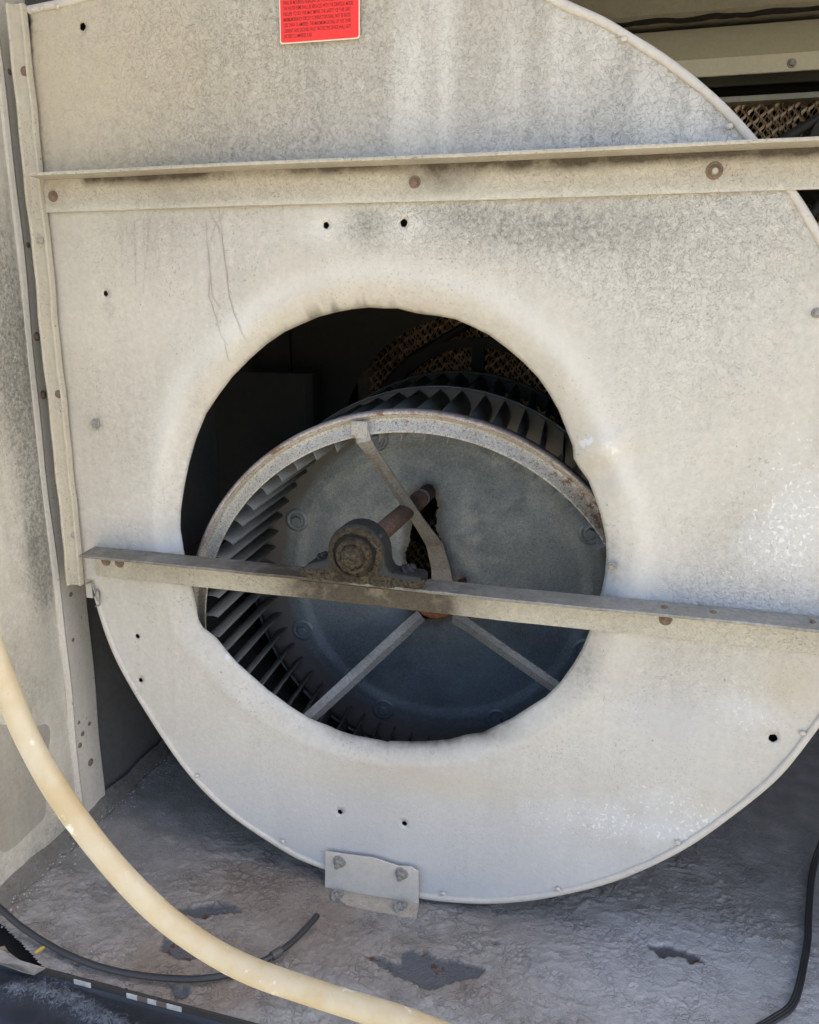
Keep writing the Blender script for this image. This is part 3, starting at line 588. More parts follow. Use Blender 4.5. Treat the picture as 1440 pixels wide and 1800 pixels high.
def lump(name, parent, c, sx, sy, sz, seed, mat):
    V = []; Fc = []; nu, nv_ = 10, 7
    for i in range(nv_+1):
        th = math.pi*i/nv_
        for j in range(nu):
            ph = 2*math.pi*j/nu; k = 1+.35*(float(vnoise(np.array(i*1.1+seed), np.array(j*1.3), seed))-.5)
            V.append((c[0]+sx*k*math.sin(th)*math.cos(ph), c[1]+sy*k*math.cos(th), c[2]+sz*k*math.sin(th)*math.sin(ph)))
    for i in range(nv_):
        for j in range(nu): Fc.append((i*nu+j, i*nu+(j+1) % nu, (i+1)*nu+(j+1) % nu, (i+1)*nu+j))
    return mesh(name, V, Fc, mat, parent, smooth=True)
for i, (px, py) in enumerate([(1097, 68), (1283, 222), (346, 1364), (497, 1479), (779, 1571), (981, 1563), (1191, 1481), (1411, 1289), (240, 1218), (57, 17), (73, 14), (101, 11)]):
    p = un(px, py, -.003); lump('seam_clinch', ht, p, .0036, .0020, .0030, i, MPR)
bolt('grey', 'bolt', ht, un(168, 745, -.002), s=.78)
bolt('small', 'screw', ht, un(1075, 996, -.001), s=1.)
bolt('small', 'screw', ht, un(1436, 550, -.001), s=1.)
# internal cutoff baffle seen through the inlet
bx0, bx1, bz1 = un(330, 662, .5)[0], un(545, 657, .5)[0], un(545, 657, .5)[2]
pf = [(bx0, .5), (bx1-.012, .5), (bx1, .512), (bx1+.001, .55), (bx1-.002, .55), (bx1-.004, .515), (bx1-.014, .503), (bx0, .503)]
mesh('cutoff_baffle', *prism(pf, 'z', -.40, bz1, 4), plain('baffle_metal', (.042, .041, .038), .6, .2, .001, 60), ht, bevel=.001)
px0 = un(501, 620, .57)[0]
mesh('rear_seam', *boxv(px0-.003, px0+.003, .585, .597, -.2, .33), MDK, ht)
# bent clip at the throat
cl_t = [un(152, 1026, -.002), un(160, 1024, -.004), un(164, 1033, -.004), un(172, 1052, -.003), un(176, 1062, -.004), un(168, 1066, -.002)]
mesh('clip_wire', *tube(catmull(cl_t, 6), .0012, 8), MBC, ht, smooth=True)
lump('clip_lug', ht, un(172, 1047, -.003), .0032, .003, .0095, 4, MBC)
mesh('throat_tab', *boxv(un(147, 1030)[0], un(158, 1030)[0], .004, .006, un(150, 1052)[2], un(150, 1022)[2]), MPR, ht)

# ================================================================== WHEEL (dropped off its shaft and leaning)
aw = np.array([-.0827, 1, .0275]); aw /= np.linalg.norm(aw); wc = np.array([-.27, .07, -.445])
uw = np.array([1, 0, 0.])-aw*aw[0]; uw /= np.linalg.norm(uw); vw = np.cross(uw, aw)
wt = thing('squirrel_cage_fan', 'grey galvanised squirrel cage fan wheel hanging low inside the housing hole', 'fan', tuple(wc))
wt['_local'] = 1
wt.rotation_euler = Matrix((tuple(uw), tuple(aw), tuple(vw))).transposed().to_euler()
def unw(px, py, L):                       # wheel-local point on the plane local y = L
    w = ray(px, py); q0 = wc+aw*L; t = (q0-CAM).dot(aw)/w.dot(aw); q = CAM+w*t-wc; return np.array([q.dot(uw), L, q.dot(vw)])
WR = .318; LM = .232; LE = .462
ringp = [(.3175, .020), (.3185, .004), (.3188, -.002), (.3165, -.0065), (.3125, -.0065), (.3100, -.0030), (.3085, -.0005), (.3060, -.0005), (.3000, -.0040), (.2935, -.0085), (.2915, -.0095), (.2908, -.0085), (.2935, -.0060), (.3000, -.0020), (.3080, .0018), (.3155, .004), (.3162, .020)]
FR = mesh('front_ring', *lathe(ringp, 180, closed_prof=True), MGR, wt, smooth=True)
lipm = galv_mat('rolled_lip', (.40, .37, .34), (.20, .15, .12), .5, .40, .42, .7)
mesh('rolled_lip', *lathe([(.3196, .001), (.3192, -.0045), (.3168, -.0078), (.3138, -.0078), (.3116, -.0052), (.3112, -.003)], 180), lipm, FR, smooth=True)
rp = [(r, LE-(y)) for r, y in ringp]
mesh('rear_ring', *lathe(rp, 120, closed_prof=True), MGB, wt, smooth=True)
mesh('mid_band', *lathe([(.3175, LM-.004), (.3192, LM-.005), (.3196, LM+.004), (.3175, LM+.005)], 160, closed_prof=True), MG, wt, smooth=True)
# centre plate with torn hub hole
th_px = [(724, 879), (735, 866), (747, 860), (757, 860), (763, 866), (768, 880), (771, 894), (766, 905), (770, 916), (765, 925), (771, 940), (777, 962), (785, 990), (791, 1020), (793, 1050), (785, 1074), (768, 1088), (750, 1090), (735, 1083), (726, 1062), (722, 1030), (716, 1005), (712, 988), (711, 974), (716, 962), (721, 950), (720, 940), (722, 930), (727, 915), (722, 905), (724, 893)]
torn = [tuple(unw(x, y, LM)[[0, 2]]) for x, y in th_px]
torn = [tuple(p) for p in dens([np.array(p) for p in torn], .004)]; torn = [(p[0]+.0012*math.sin(i*2.7), p[1]+.0012*math.cos(i*4.1)) for i, p in enumerate(torn)]
oc = [(.3175*math.cos(a), .3175*math.sin(a)) for a in np.linspace(0, 2*math.pi, 180, endpoint=False)]
pts = [(r*math.cos(a), r*math.sin(a)) for r in np.arange(.03, .316, .008) for a in np.linspace(0, 2*math.pi, max(12, int(r*2*math.pi/.008)), endpoint=False)]
pts = np.array(pts); kk = ~inpoly(pts[:, 0], pts[:, 1], torn) & (dpoly(pts[:, 0], pts[:, 1], torn) > .003)
v2, f2 = cdt_sheet(oc, [torn], [tuple(p) for p in pts[kk]]); r_ = np.hypot(v2[:, 0], v2[:, 1]); dt = dpoly(v2[:, 0], v2[:, 1], torn)
Yp = LM+.005*sst(.236, .228, r_)+.004*np.exp(-(dt/.010)**2)*np.sin(v2[:, 0]*300)-.0015*(fbm(v2[:, 0]*8, v2[:, 1]*8, 2, 6)-.5)*4
V = np.stack([v2[:, 0], Yp, v2[:, 1]], -1)
angp = np.arctan2(v2[:, 1], v2[:, 0])
brown = np.clip(sst(.247, .268, r_)*.9+.85*np.exp(-(dt/.014)**2)+.5*np.exp(-(np.hypot(v2[:, 0]-.02, v2[:, 1]+.11)/.09)**2), 0, 1)
b = mesh('centre_plate', V.tolist(), facing(V, f2), MG, wt, smooth=True, attrs={'brown': brown}); so = b.modifiers.new('thickness', 'SOLIDIFY'); so.thickness = .0016; so.offset = -1
for i in range(8):
    a = 2.7604+i*math.pi/4; p = (.2545*math.cos(a), LM-.0005, .2545*math.sin(a)); bolt('plate', 'bolt', wt, p)
    if i == 0: dim = lathe([(.011, 0), (.0135, -.0018), (.017, -.0014), (.0195, 0.0006)], 28); dob = mesh('bolt_dimple', *dim, MG, wt, smooth=True); dob.location = p
    else: d_ = inst(dob, 'bolt_dimple', wt, p)
# blades: one curved section, front and rear banks
NB = 60
def blade_mesh(name, y0, y1):
    sec = []
    for k in range(9):
        t = k/8; r = .3145-.0365*t; off = .10*(1-t)**2+.045*t
        sec.append((r*math.cos(off), r*math.sin(off)))
    V = []; Fc = []
    for y in (y0, y1):
        V += [(p[0], y, p[1]) for p in sec]
    for i in range(8): Fc.append((i, i+1, 9+i+1, 9+i))
    me = bpy.data.meshes.new(name); me.from_pydata(V, [], Fc); me.materials.append(MGB); me.polygons.foreach_set('use_smooth', [True]*8)
    return me
bf, br_ = blade_mesh('blade', .003, LM), blade_mesh('rear_blade', LM+.002, LE-.003)
for me, nm in ((bf, 'blade'), (br_, 'rear_blade')):
    for i in range(NB):
        o = bpy.data.objects.new(nm, me); C.objects.link(o); o.parent = wt; o.rotation_euler = (0, i*2*math.pi/NB+random.uniform(-.006, .006), 0)
        so = o.modifiers.new('thickness', 'SOLIDIFY'); so.thickness = .0011
# broken hub collar and struts
hb_ = lathe([(.035, .197), (.043, .195), (.047, .200), (.047, .226), (.043, .2275), (.035, .226)], 48, a0=-math.pi*1.02, a1=math.pi*.12, closed_prof=True)
mesh('hub', *hb_, rust_mat('hub_rust', (.30, .10, .04), (.13, .06, .035)), wt, smooth=True)
def strut(pts, widths, name='strut', mat=MST, th=.0028, side=None):
    P = [Vector(tuple(map(float, p))) for p in pts]; V = []; Fc = []
    for i, p in enumerate(P):
        t = (P[min(i+1, len(P)-1)]-P[max(i-1, 0)]).normalized(); s = (side or Vector((0, 1, 0))); w = t.cross(s).normalized(); nrm = w.cross(t).normalized(); h = widths[i]/2
        if nrm.y > 0: nrm = -nrm
        for a, b_ in ((-h, 0), (-.12*h, th*.95), (h, .2*th), (h, -.9*th), (0, -.4*th), (-h, -1.1*th)): V.append(p+w*a+nrm*b_)
    for i in range(len(P)-1):
        for j in range(6): Fc.append((i*6+j, i*6+(j+1) % 6, (i+1)*6+(j+1) % 6, (i+1)*6+j))
    Fc += [(0, 1, 2, 3, 4, 5), tuple(range(6*len(P)-6, 6*len(P)))[::-1]]
    return mesh(name, V, Fc, mat, wt)
A0, A1, B0, B1 = unw(632, 748, -.011), unw(640, 776, -.0125), unw(740, 905, .12), unw(764, 958, .178)
B0 = A1+(B1-A1)*.72
strut([A0, A1, A1+(B1-A1)*.08, B0, A1+(B1-A1)*.86, B1, unw(775, 1000, .198), unw(778, 1030, .205)], [.020, .019, .0165, .0175, .021, .026, .030, .034])
def rp_(deg, r, L): return np.array([r*math.cos(rad(deg)), L, r*math.sin(rad(deg))])
H2 = unw(740, 1082, .195); E2 = rp_(222.5, .300, -.004)
strut([E2, E2+(H2-E2)*.05, E2+(H2-E2)*.9, H2], [.022, .0205, .022, .020])
H3 = unw(798, 1082, .198); E3 = rp_(-19.5, .300, -.004)
strut([E3, E3+(H3-E3)*.05, E3+(H3-E3)*.9, H3], [.021, .019, .021, .028])
# weld tab where the first strut meets the ring
mesh('weld_tab', *join([boxv(A0[0]-.011, A0[0]+.011, -.0145, -.0105, A0[2]-.016, A0[2]+.006)]), MBC, wt, bevel=.0015)

# ================================================================== SHAFT, BEARING, BARS
sx, sz = un(628, 972, -.035)[[0, 2]]
st_ = thing('fan_shaft', 'rusty brown steel shaft end running from the bearing back through the torn wheel plate', 'shaft', (sx, 0, sz))
def cyl(x, z, prof, n=32): V, Fc = lathe(prof, n); return [(v[0]+x, v[1], v[2]+z) for v in V], Fc
mesh('shaft_rod', *cyl(sx, sz, [(.0001, -.045), (.0110, -.045), (.0125, -.044), (.0125, .200), (.0108, .203), (.0108, .232), (.0135, .233), (.0135, .262), (.0128, .264), (.0128, .74), (.0001, .74)]), MRS, st_, smooth=True)
mesh('bright_band', *cyl(sx, sz, [(.0113, .246), (.0139, .247), (.0139, .2512), (.0137, .2514), (.0139, .2530), (.0139, .2580), (.0113, .259)]), plain('bright_steel', (.62, .64, .66), .22, .9, .0002), st_, smooth=True)

def angle_bar(name, label, xr, xl_vert, xl_top, zt, zb_, depth, tip, mat, stains):
    t = thing(name, label, 'angle bar', (0, 0, zt)); T = .0034
    # vertical leg against the panel, horizontal leg standing out towards the viewer
    n = 40
    def wv(v): return (v[0], v[1]+.0007*math.sin(v[0]*17)+.0004*math.sin(v[0]*60), v[2]+.0005*math.sin(v[0]*11))
    n = 160; zs = [zb_+.0006+(zt-T-.0001-zb_-.0006)*k/10 for k in range(11)]
    V, Fc = prism([(-.0032, zb_), (-.0060, zb_)]+[(-.0066, z) for z in zs]+[(-.0032, zt-T-.0001)], 'x', xl_vert, xr, n, wv)
    mesh('vertical_leg', V, Fc, mat, t, attrs={k_: [np.clip(f_(v[0], v[2]), 0, 1) for v in V] for k_, f_ in stains.items()})
    V = []; Fc = []
    for i in range(n+1):
        k = i/n
        for y, z in ((-.0032, zt-T), (-.0032, zt), (-depth, zt+tip), (-depth-.0006, zt+tip-T*.5), (-depth, zt+tip-T)):
            x0 = xl_vert if y > -.01 else xl_top; V.append(wv((x0+(xr-x0)*k, y, z)))
    for i in range(n):
        for j in range(5): Fc.append((i*5+j, i*5+(j+1) % 5, (i+1)*5+(j+1) % 5, (i+1)*5+j))
    Fc += [(4, 3, 2, 1, 0), tuple(range(n*5, n*5+5))]
    mesh('top_leg', V, Fc, mat, t, attrs={k_: [np.clip(f_(v[0], 9.), 0, 1) for v in V] for k_, f_ in stains.items()})
    return t
ub = angle_bar('upper_angle_bar', 'upper beige steel angle bar bolted across the fan housing above the inlet hole', 1.24, un(85, 350)[0], un(50, 318, -.04)[0], .1475, .107, .0405, .0, MB, {'dirt': lambda x, z: (1.0*math.exp(-((z-.145)/.009)**2)*(.45+.9*float(vnoise(np.array(x*9.), np.array(3.), 5)))*(x > -.66)+.55*math.exp(-((x+.22)/.035)**2)*math.exp(-((z-.13)/.02)**2)+.55*math.exp(-((x+.10)/.09)**2)*math.exp(-((z-.142)/.012)**2) if z < 1 else .1), 'grey': lambda x, z: .12+.2*math.exp(-((x+.23)/.06)**2), 'crack': lambda x, z: .25, 'white': lambda x, z: .0, 'clean_lit': lambda x, z: (.5*math.exp(-((z-.108)/.004)**2) if z < 1 else 0), 'tan': lambda x, z: .1})
for (px, py), k in (((93, 345), 'rust'), ((729, 320), 'rust'), ((1256, 300), 'rust')): bolt(k, 'bolt', ub, un(px, py, -.0066), s=(.85 if px > 1000 else .68))
mesh('bolt_core', *cyl(un(1256, 300)[0], un(1256, 300, -.012)[2], [(.0001, -.0118), (.0028, -.0116), (.0032, -.0095)], 16), plain('bright_bolt', (.40, .37, .32), .5, .3), ub)
MBL = paint_mat('lower_bar_paint', base=(.50, .47, .38), dark=(.30, .27, .19), streak=.1, speck=1., wr=1.1, blot=.9, attrs=True)
lb = angle_bar('bearing_support_bar', 'lower dirty steel angle bar crossing the inlet hole and carrying the shaft bearing', 1.24, un(172, 990)[0], un(140, 972, -.041)[0], -.322, -.3635, .0425, .0, MBL, {'dirt': lambda x, z: (1.0*math.exp(-((x-sx-.01)/.10)**4)+.45*math.exp(-((x-sx)/.18)**2)+.30*math.exp(-((z+.328)/.006)**2) if z < 1 else .34+.45*math.exp(-((x-sx)/.16)**2)+.25*(x < sx)), 'grey': lambda x, z: (.25 if z < 1 else .95), 'crack': lambda x, z: .3, 'tan': lambda x, z: (.25*math.exp(-((x-sx)/.25)**2) if z < 1 else 0), 'blue': lambda x, z: (0 if z < 1 else .3), 'clean_lit': lambda x, z: (.4 if z < 1 and x > sx+.1 else .1)})  # top leg: grime, plus the sky's reflection painted in as blue
for px, py in ((186, 986), (210, 989), (1170, 1089)): bolt('rust', 'bolt', lb, un(px, py, -.0066), s=.74)
for px, py in ((578, 1030), (712, 1045)):
    p = un(px, py, -.0235); bolt('darknut', 'nut', lb, (p[0], -.0235, -.3256), (rad(90), 0, 0), .75)
for px, py in ((1170, 1068), (1255, 1077), (1430, 1094)):
    p = ung(px, py, -.322); bolt('rust', 'bolt_end', lb, p, (rad(-90), 0, 0), .5)

pb = thing('pillow_block_bearing', 'dirt caked black cast iron pillow block bearing sitting on the lower bar', 'bearing', (sx, -.02, -.322))
bz = -.3215
yb0, yb1 = -.0405, -.0075
xl, xr = un(532, 1010, yb0)[0], un(741, 1030, yb0)[0]
Rb = un(585, 970, yb0)[0]; Rd = .0355
prof = [(xl, bz), (xl, bz+.011), (xl+.006, bz+.016), (xl+.022, bz+.0215), (sx-.038, bz+.024), (sx-Rd-.001, bz+.030)]
for k in range(17):
    a = math.pi-.05-(math.pi-.1)*k/16; prof.append((sx+Rd*math.cos(a), sz+.001+Rd*math.sin(a)))
prof += [(sx+Rd+.001, bz+.024), (sx+Rd+.006, bz+.0155), (xr-.003, bz+.0135), (xr, bz+.011), (xr, bz)]
V, Fc = prism(prof, 'y', yb0, yb1, 1)
mesh('bearing_body', V, Fc, MIR, pb, bevel=.0035)
# bearing insert, grease ring and shaft end caked in dirt
def rough_lathe(prof, n, amp, seed):
    V, Fc = lathe(prof, n); out = []
    for i, (x, y, z) in enumerate(V):
        k = float(fbm(np.array(x*260+9), np.array(z*260+y*400), 3, seed))-.5; rr = math.hypot(x, z)+1e-6
        out.append((x+x/rr*amp*k, y+amp*k*.9, z+z/rr*amp*k))
    return [(v[0]+sx, v[1], v[2]+sz) for v in out], Fc
mesh('outer_ring', *rough_lathe([(.0262, yb0-.001), (.0266, yb0-.0038), (.028, yb0-.0042), (.030, yb0-.0035), (.0335, yb0-.002), (.0345, yb0+.002)], 72, .0032, 3), MCR, pb, smooth=True)
mesh('inner_ring', *rough_lathe([(.0135, yb0-.010), (.016, yb0-.0125), (.020, yb0-.012), (.0212, yb0-.0095), (.0218, yb0-.002), (.022, yb0+.001)], 72, .003, 5), MCR, pb, smooth=True)
mesh('bearing_gap', *cyl(sx, sz, [(.0205, yb0-.0015), (.0255, yb0-.0022)], 48), MDK2, pb)
mesh('shaft_cap', *rough_lathe([(.0002, yb0-.0185), (.004, yb0-.0188), (.009, yb0-.0180), (.012, yb0-.0165), (.0136, yb0-.0145), (.0142, yb0-.009)], 56, .0028, 8), MCR, pb, smooth=True)
# crust of dirt along the foot of the bearing and over the bar face
V = []; Fc = []; nx_, nz_ = 90, 26
x0, x1 = xl-.004, xr+.004
for j in range(nz_+1):
    for i in range(nx_+1):
        u_ = i/nx_; v_ = j/nz_; x = x0+(x1-x0)*u_; dxs = abs(x-sx)
        ztop = bz+.010+.012*math.exp(-(dxs/.034)**2)+.004*(float(fbm(np.array(x*90), np.array(1.), 3, 4))-.5)
        z = bz-.006+(ztop-bz+.006)*v_; e = min(1, min(u_, 1-u_)*14)*min(1, (1-v_)*5, v_*5)
        y = yb0+.0015-(.0035*e*(.35+1.3*float(fbm(np.array(x*190), np.array(z*190), 4, 9))))
        V.append((x, y, z))
for j in range(nz_):
    for i in range(nx_): a = j*(nx_+1)+i; Fc.append((a, a+1, a+nx_+2, a+nx_+1))
mesh('dirt_crust', V, Fc, MCR, pb, smooth=True)
bolt('darknut', 'bolt', pb, (xl+.020, -.022, bz+.020), (rad(-90), 0, 0), .95)
bolt('darknut', 'bolt', pb, (xr-.021, -.022, bz+.0135), (rad(-90), 0, 0), 1.15)
lump('grease_nipple', pb, (sx+Rd*.80, yb0+.008, sz+Rd*.66), .0045, .0045, .0045, 3, MIR)

# ------------------------------------------------------------------ mounting foot
fb = thing('mounting_foot', 'small light grey bent bracket bolting the bottom of the fan housing to the floor', 'bracket', tuple(un(650, 1590, -.009)))
yf = -.0085
q = [un(572, 1497, yf), un(605, 1502, yf), (un(655, 1508, yf)), un(700, 1523, yf), un(722, 1524, yf), un(735, 1533, yf), un(736, 1589, yf), un(571, 1560, yf)]
poly = [(p[0], p[2]) for p in q]
mesh('upright_plate', *prism(poly, 'y', yf, yf+.0025, 1), MPR, fb, bevel=.0005)
z0, z1 = q[7][2], q[6][2]; fy = [ung(562, 1577, z0), ung(734, 1607, z1)]
V = [(q[7][0], yf+.002, z0), (q[6][0], yf+.002, z1), (fy[1][0], yf-.024, z1-.002), (fy[0][0], yf-.024, z0-.002)]; V += [(a, b_, c-.0025) for a, b_, c in V]
mesh('foot_plate', V, [(0, 1, 2, 3), (7, 6, 5, 4), (0, 4, 5, 1), (1, 5, 6, 2), (2, 6, 7, 3), (3, 7, 4, 0)], paint_mat('foot_paint', base=(.46, .41, .34), dark=(.30, .255, .20), crack=.4, speck=1.), fb)
for px, py in ((597, 1514), (706, 1535)): bolt('nut', 'nut', fb, un(px, py, yf), s=1.05)
for px, py, zz in ((591, 1570, z0), (701, 1592, z1)):
    p = un(px, py, yf-.012); bolt('nut', 'nut', fb, (p[0], yf-.012, zz-.001), (rad(-90), 0, 0), 1.)

# ------------------------------------------------------------------ red warning label
lt = thing('warning_label', 'red rectangular sticker with dark printed warning text near the top of the housing', 'label', tuple(un(563, 71, -.0018)))
c0, c1 = un(495.5, 76.5, -.0022)[[0, 2]], un(631.5, 66.5, -.0022)[[0, 2]]
ux = (c1-c0); wlab = np.hypot(*ux); ux /= wlab; uz = np.array([-ux[1], ux[0]]); hlab = .074
def rr_poly(x0, x1, z0, z1, r):
    P = []
    for cx, cz, a in ((x1-r, z1-r, 0), (x0+r, z1-r, 90), (x0+r, z0+r, 180), (x1-r, z0+r, 270)):
        for k in range(5): t = rad(a+k*22.5); P.append((cx+r*math.cos(t), cz+r*math.sin(t)))
    return P
def lab(pl): return [tuple(c0+ux*p[0]+uz*p[1]) for p in pl]
ylab = -.0040
mr = plain('label_red', (.80, .030, .022), .42, 0, .0001, 300, .08); mwht = plain('label_edge', (.70, .62, .50), .5, 0, .0001, 300, .2)
mesh('label_edge', *prism(lab(rr_poly(-.0012, wlab+.0012, -.0012, hlab, .003)), 'y', ylab+.0002, ylab+.0006, 1), mwht, lt)
mesh('label_sheet', *prism(lab(rr_poly(0, wlab, 0, hlab-.0012, .0025)), 'y', ylab-.0002, ylab+.0001, 1), mr, lt)
lines = ["EXCEED 15 AMPERES FUSE.", "CURRENT AND GROUND FAULT PROTECTIVE DEVICE SHALL NOT", "LESS THAN 15 AMPERES. THE MAXIMUM RATING OF THE OVER", "MINIMUM BRANCH CIRCUIT CONDUCTORS SHALL NOT BE RATED",
         "FAILURE TO DO THIS MAY IMPAIR THE SAFETY OF THIS UNIT", "THE WATER PUMP SHALL BE REPLACED WITH THE IDENTICAL MODEL", "SHALL BE MOUNTED ADJACENT OR WITHIN SIGHT OF THIS UNIT", "(SEPARATE) SINGLE PHASE AND 3 PHASE.  SUCH DISCONNECTS",
         "BE PROVIDED WITH AN APPLICABLE LINE DISCONNECT MEANS", "ANY FROM POWER SUPPLY BEFORE SERVICING. DO NOT START", "BEFORE INSTALLING OR SERVICING THE MOTOR OF ANY UNIT", "MOTOR AND PUMP MUST BE GROUNDED. DISCONNECT BEFORE", "ELECTRICAL SHOCK CAN CAUSE INJURY OR DEATH. DISCONNECT"]
mtx = plain('label_ink', (.17, .02, .015), .6, 0, .0001, 300, .1)
rotl = math.atan2(ux[1], ux[0])
for i, s_ in enumerate(lines):
    cu = bpy.data.curves.new('printed_text', 'FONT'); cu.body = s_; cu.size = .0053; cu.materials.append(mtx); cu.offset = .00006
    o = bpy.data.objects.new('printed_text', cu); C.objects.link(o); o.parent = lt
    full = [23, 52, 52, 52, 53, 57, 54, 54, 52, 52, 52, 50, 54][i]
    p = c0+ux*.0035+uz*(.0040+i*.00535)
    o.location = Vector((p[0], ylab-.0004, p[1]))-lt.location; o.rotation_euler = (rad(90), -rotl, 0)
    tw = (.0765 if i not in (0, 5) else (.0330 if i == 0 else .0795)); bpy.context.view_layer.update(); fx_ = tw/max(o.dimensions[0], .01)
    me_ = bpy.data.meshes.new_from_object(o.evaluated_get(bpy.context.evaluated_depsgraph_get())); me_.transform(Matrix.Diagonal((fx_, 1, 1, 1)))
    o2_ = bpy.data.objects.new('printed_text', me_); C.objects.link(o2_); o2_.parent = lt; o2_.location = o.location; o2_.rotation_euler = o.rotation_euler; bpy.data.objects.remove(o)

# ================================================================== BEHIND: pads, beams, pulley, belt
def pad():
    t = thing('cooling_pad', 'brown corrugated paper cooling pad behind the fan housing under the top beams', 'cooling pad', (0, .9, -.5))
    mp = Mt('pad_paper'); n1 = mp.noise(60, 4); mp.out(mp.mix(mp.ramp(n1, .35, .68), (.80, .63, .43), (.50, .36, .22)), .85, 0, mp.bump(mp.noise(300, 3), .0008), .2)
    X0, X1, Z0, Z1 = un(648, 690, .9)[0]+.002, 1.0, -.75, .384
    V = []; Fc = []; pitch = .0118; per = .0235; n = int((X1-X0)/pitch)
    for c in range(n):
        xc = X0+pitch*(c+.5); ph = (c % 2)*2.2+c*.9+random.uniform(-.4, .4); segs = int((Z1-Z0)/per*6); b0 = len(V); zc = .8 if xc < .1 else 1
        for k in range(segs+1):
            z = Z1-(Z1-Z0)*k/segs; a = 2*math.pi*z/per+ph; amp = pitch*.34
            w = .0006+.0036*max(0, math.cos(a+.35))**1.3
            x = xc+amp*math.sin(a)
            V += [(x-w, .900, z), (x+w, .903, z), (x+.0006, .915, z), (x-.0006, .915, z)]
        for k in range(segs):
            a = b0+4*k
            for j in range(3): Fc.append((a+j, a+j+1, a+j+5, a+j+4))
    for c in range(n*2):
        xc = X0+pitch*.5*(c+.2); segs = int((Z1-Z0)/per*6); b0 = len(V); ph = c*1.7
        for k in range(segs+1):
            z = Z1-(Z1-Z0)*k/segs; a = 2*math.pi*z/per+ph; w = .0009+.0016*max(0, math.sin(a)); x = xc+pitch*.22*math.sin(a+1)
            V += [(x-w, .918, z), (x+w, .921, z)]
        for k in range(segs): a = b0+2*k; Fc.append((a, a+1, a+3, a+2))
    p = mesh('fluted_paper', V, Fc, mp.m, t, smooth=False); p['kind'] = 'stuff'
    mf = paint_mat('pad_frame_paint', base=(.42, .40, .33), dark=(.3, .28, .22), crack=0, speck=.2)
    zt_ = un(1300, 176, .885)[2]
    mesh('frame_top', *boxv(-.62, 1.02, .87, .945, zt_-.006, zt_+.004), mf, t, bevel=.001)
    mesh('frame_side', *boxv(X0-.018, X0-.001, .87, .945, Z0, Z1), mf, t, bevel=.001)
pad()
def beam(name, label, prof, mat):
    o = mesh(name, *prism(prof, 'x', -.6, 1.24, 1), mat, bevel=.0015); tag(o, label, 'beam'); return o
zb0, zb1 = un(1300, 131, .80)[2], un(1300, 98.5, .80)[2]; zc0 = un(1300, 32, .88)[2]
o = beam('ceiling_beam', 'pale beige folded metal beam with a small screw above the brown pad at top right', [(.80, zb0), (.80, zb1), (.803, zb1+.001), (.878, zc0-.012), (.884, zc0-.012), (.812, zb0+.03), (.806, zb0)], MCE)
p = un(1392, 111, .80)
bpy.context.view_layer.update()
bolt('small', 'screw', o, (p[0], .7995, p[2]), s=1.5)
zd = un(1300, 0, .80)[2]
MCD = paint_mat('upper_beam_paint', base=(.27, .245, .175), dark=(.17, .155, .11), streak=0, crack=.2, speck=.8, wr=.8)
beam('upper_beam', 'dark olive beam with a black grime line running along the very top right', [(.84, zc0-.004), (.86, zc0-.007), (.95, zc0+.0), (.95, .66), (.83, .66), (.832, zc0+.004)], MCD)
mesh('grime_line', *tube([(x, .842+.002*math.sin(x*60), zc0-.006+.003*float(vnoise(np.array(x*50.), np.array(2.), 1))) for x in np.arange(-.3, 1.2, .012)], .0055, 6), plain('grime', (.012, .01, .008), .95, 0, .004, 150), bpy.data.objects['upper_beam'])
zz0, zz1 = un(1300, 150, .93)[2], un(1300, 125, .93)[2]
beam('rear_rail', 'dim greenish grey rail in the gap between the pale beam and the pad frame', [(.93, zz0), (.93, zb1), (.94, zb1), (.94, zz0)], plain('rail_paint', (.12, .12, .09), .7))

MPU = plain('pulley_iron', (.022, .021, .02), .6, .1)
pt_ = thing('drive_pulley', 'large black spoked belt pulley behind the fan wheel seen through the inlet hole', 'pulley', (sx, .68, sz))
def shiftl(vf): V, Fc = vf; return [(v[0]+sx, v[1]+.68, v[2]+sz) for v in V], Fc
mesh('pulley_rim', *shiftl(lathe([(.205, -.012), (.2245, -.012), (.2245, -.008), (.214, 0), (.2245, .008), (.2245, .012), (.205, .012)], 90, closed_prof=True)), MPU, pt_, smooth=False)
mesh('pulley_hub', *shiftl(lathe([(.013, -.02), (.035, -.02), (.035, .02), (.013, .02)], 30, closed_prof=True)), MPU, pt_)
for k in range(5):
    a = rad(90+72*k); d = Vector((math.cos(a), 0, math.sin(a))); w = Vector((-d.z, 0, d.x))
    c0_, c1_ = Vector((sx, .68, sz))+d*.03, Vector((sx, .68, sz))+d*.208
    V = [c+w*sw+Vector((0, yy, 0)) for c in (c0_, c1_) for sw in (-.012, .012) for yy in (-.006, .006)]
    mesh('spoke', V, [(0, 1, 3, 2), (4, 6, 7, 5), (0, 4, 5, 1), (2, 3, 7, 6), (0, 2, 6, 4), (1, 5, 7, 3)], MPU, pt_)
mp_ = un(1450, 215, .70)
bt = []
cA = np.array([sx, sz]); rA = .226; cB = np.array([mp_[0]+.02, mp_[2]-.03]); rB = .045
dd = cB-cA; Ld = np.hypot(*dd); al = math.atan2(dd[1], dd[0]); be = math.acos((rA-rB)/Ld)
loop = [cA+rA*np.array([math.cos(a), math.sin(a)]) for a in np.linspace(al+be, al+2*math.pi-be, 50)]+[cB+rB*np.array([math.cos(a), math.sin(a)]) for a in np.linspace(al-be, al+be, 16)]
loop = dens(loop, .02)
o = mesh('drive_belt', *tube([(p[0], .68, p[1]) for p in loop+[loop[0]]], .0085, 8), MPU, smooth=True); tag(o, 'black rubber drive belt stretching up towards the dark motor at the right edge', 'belt')
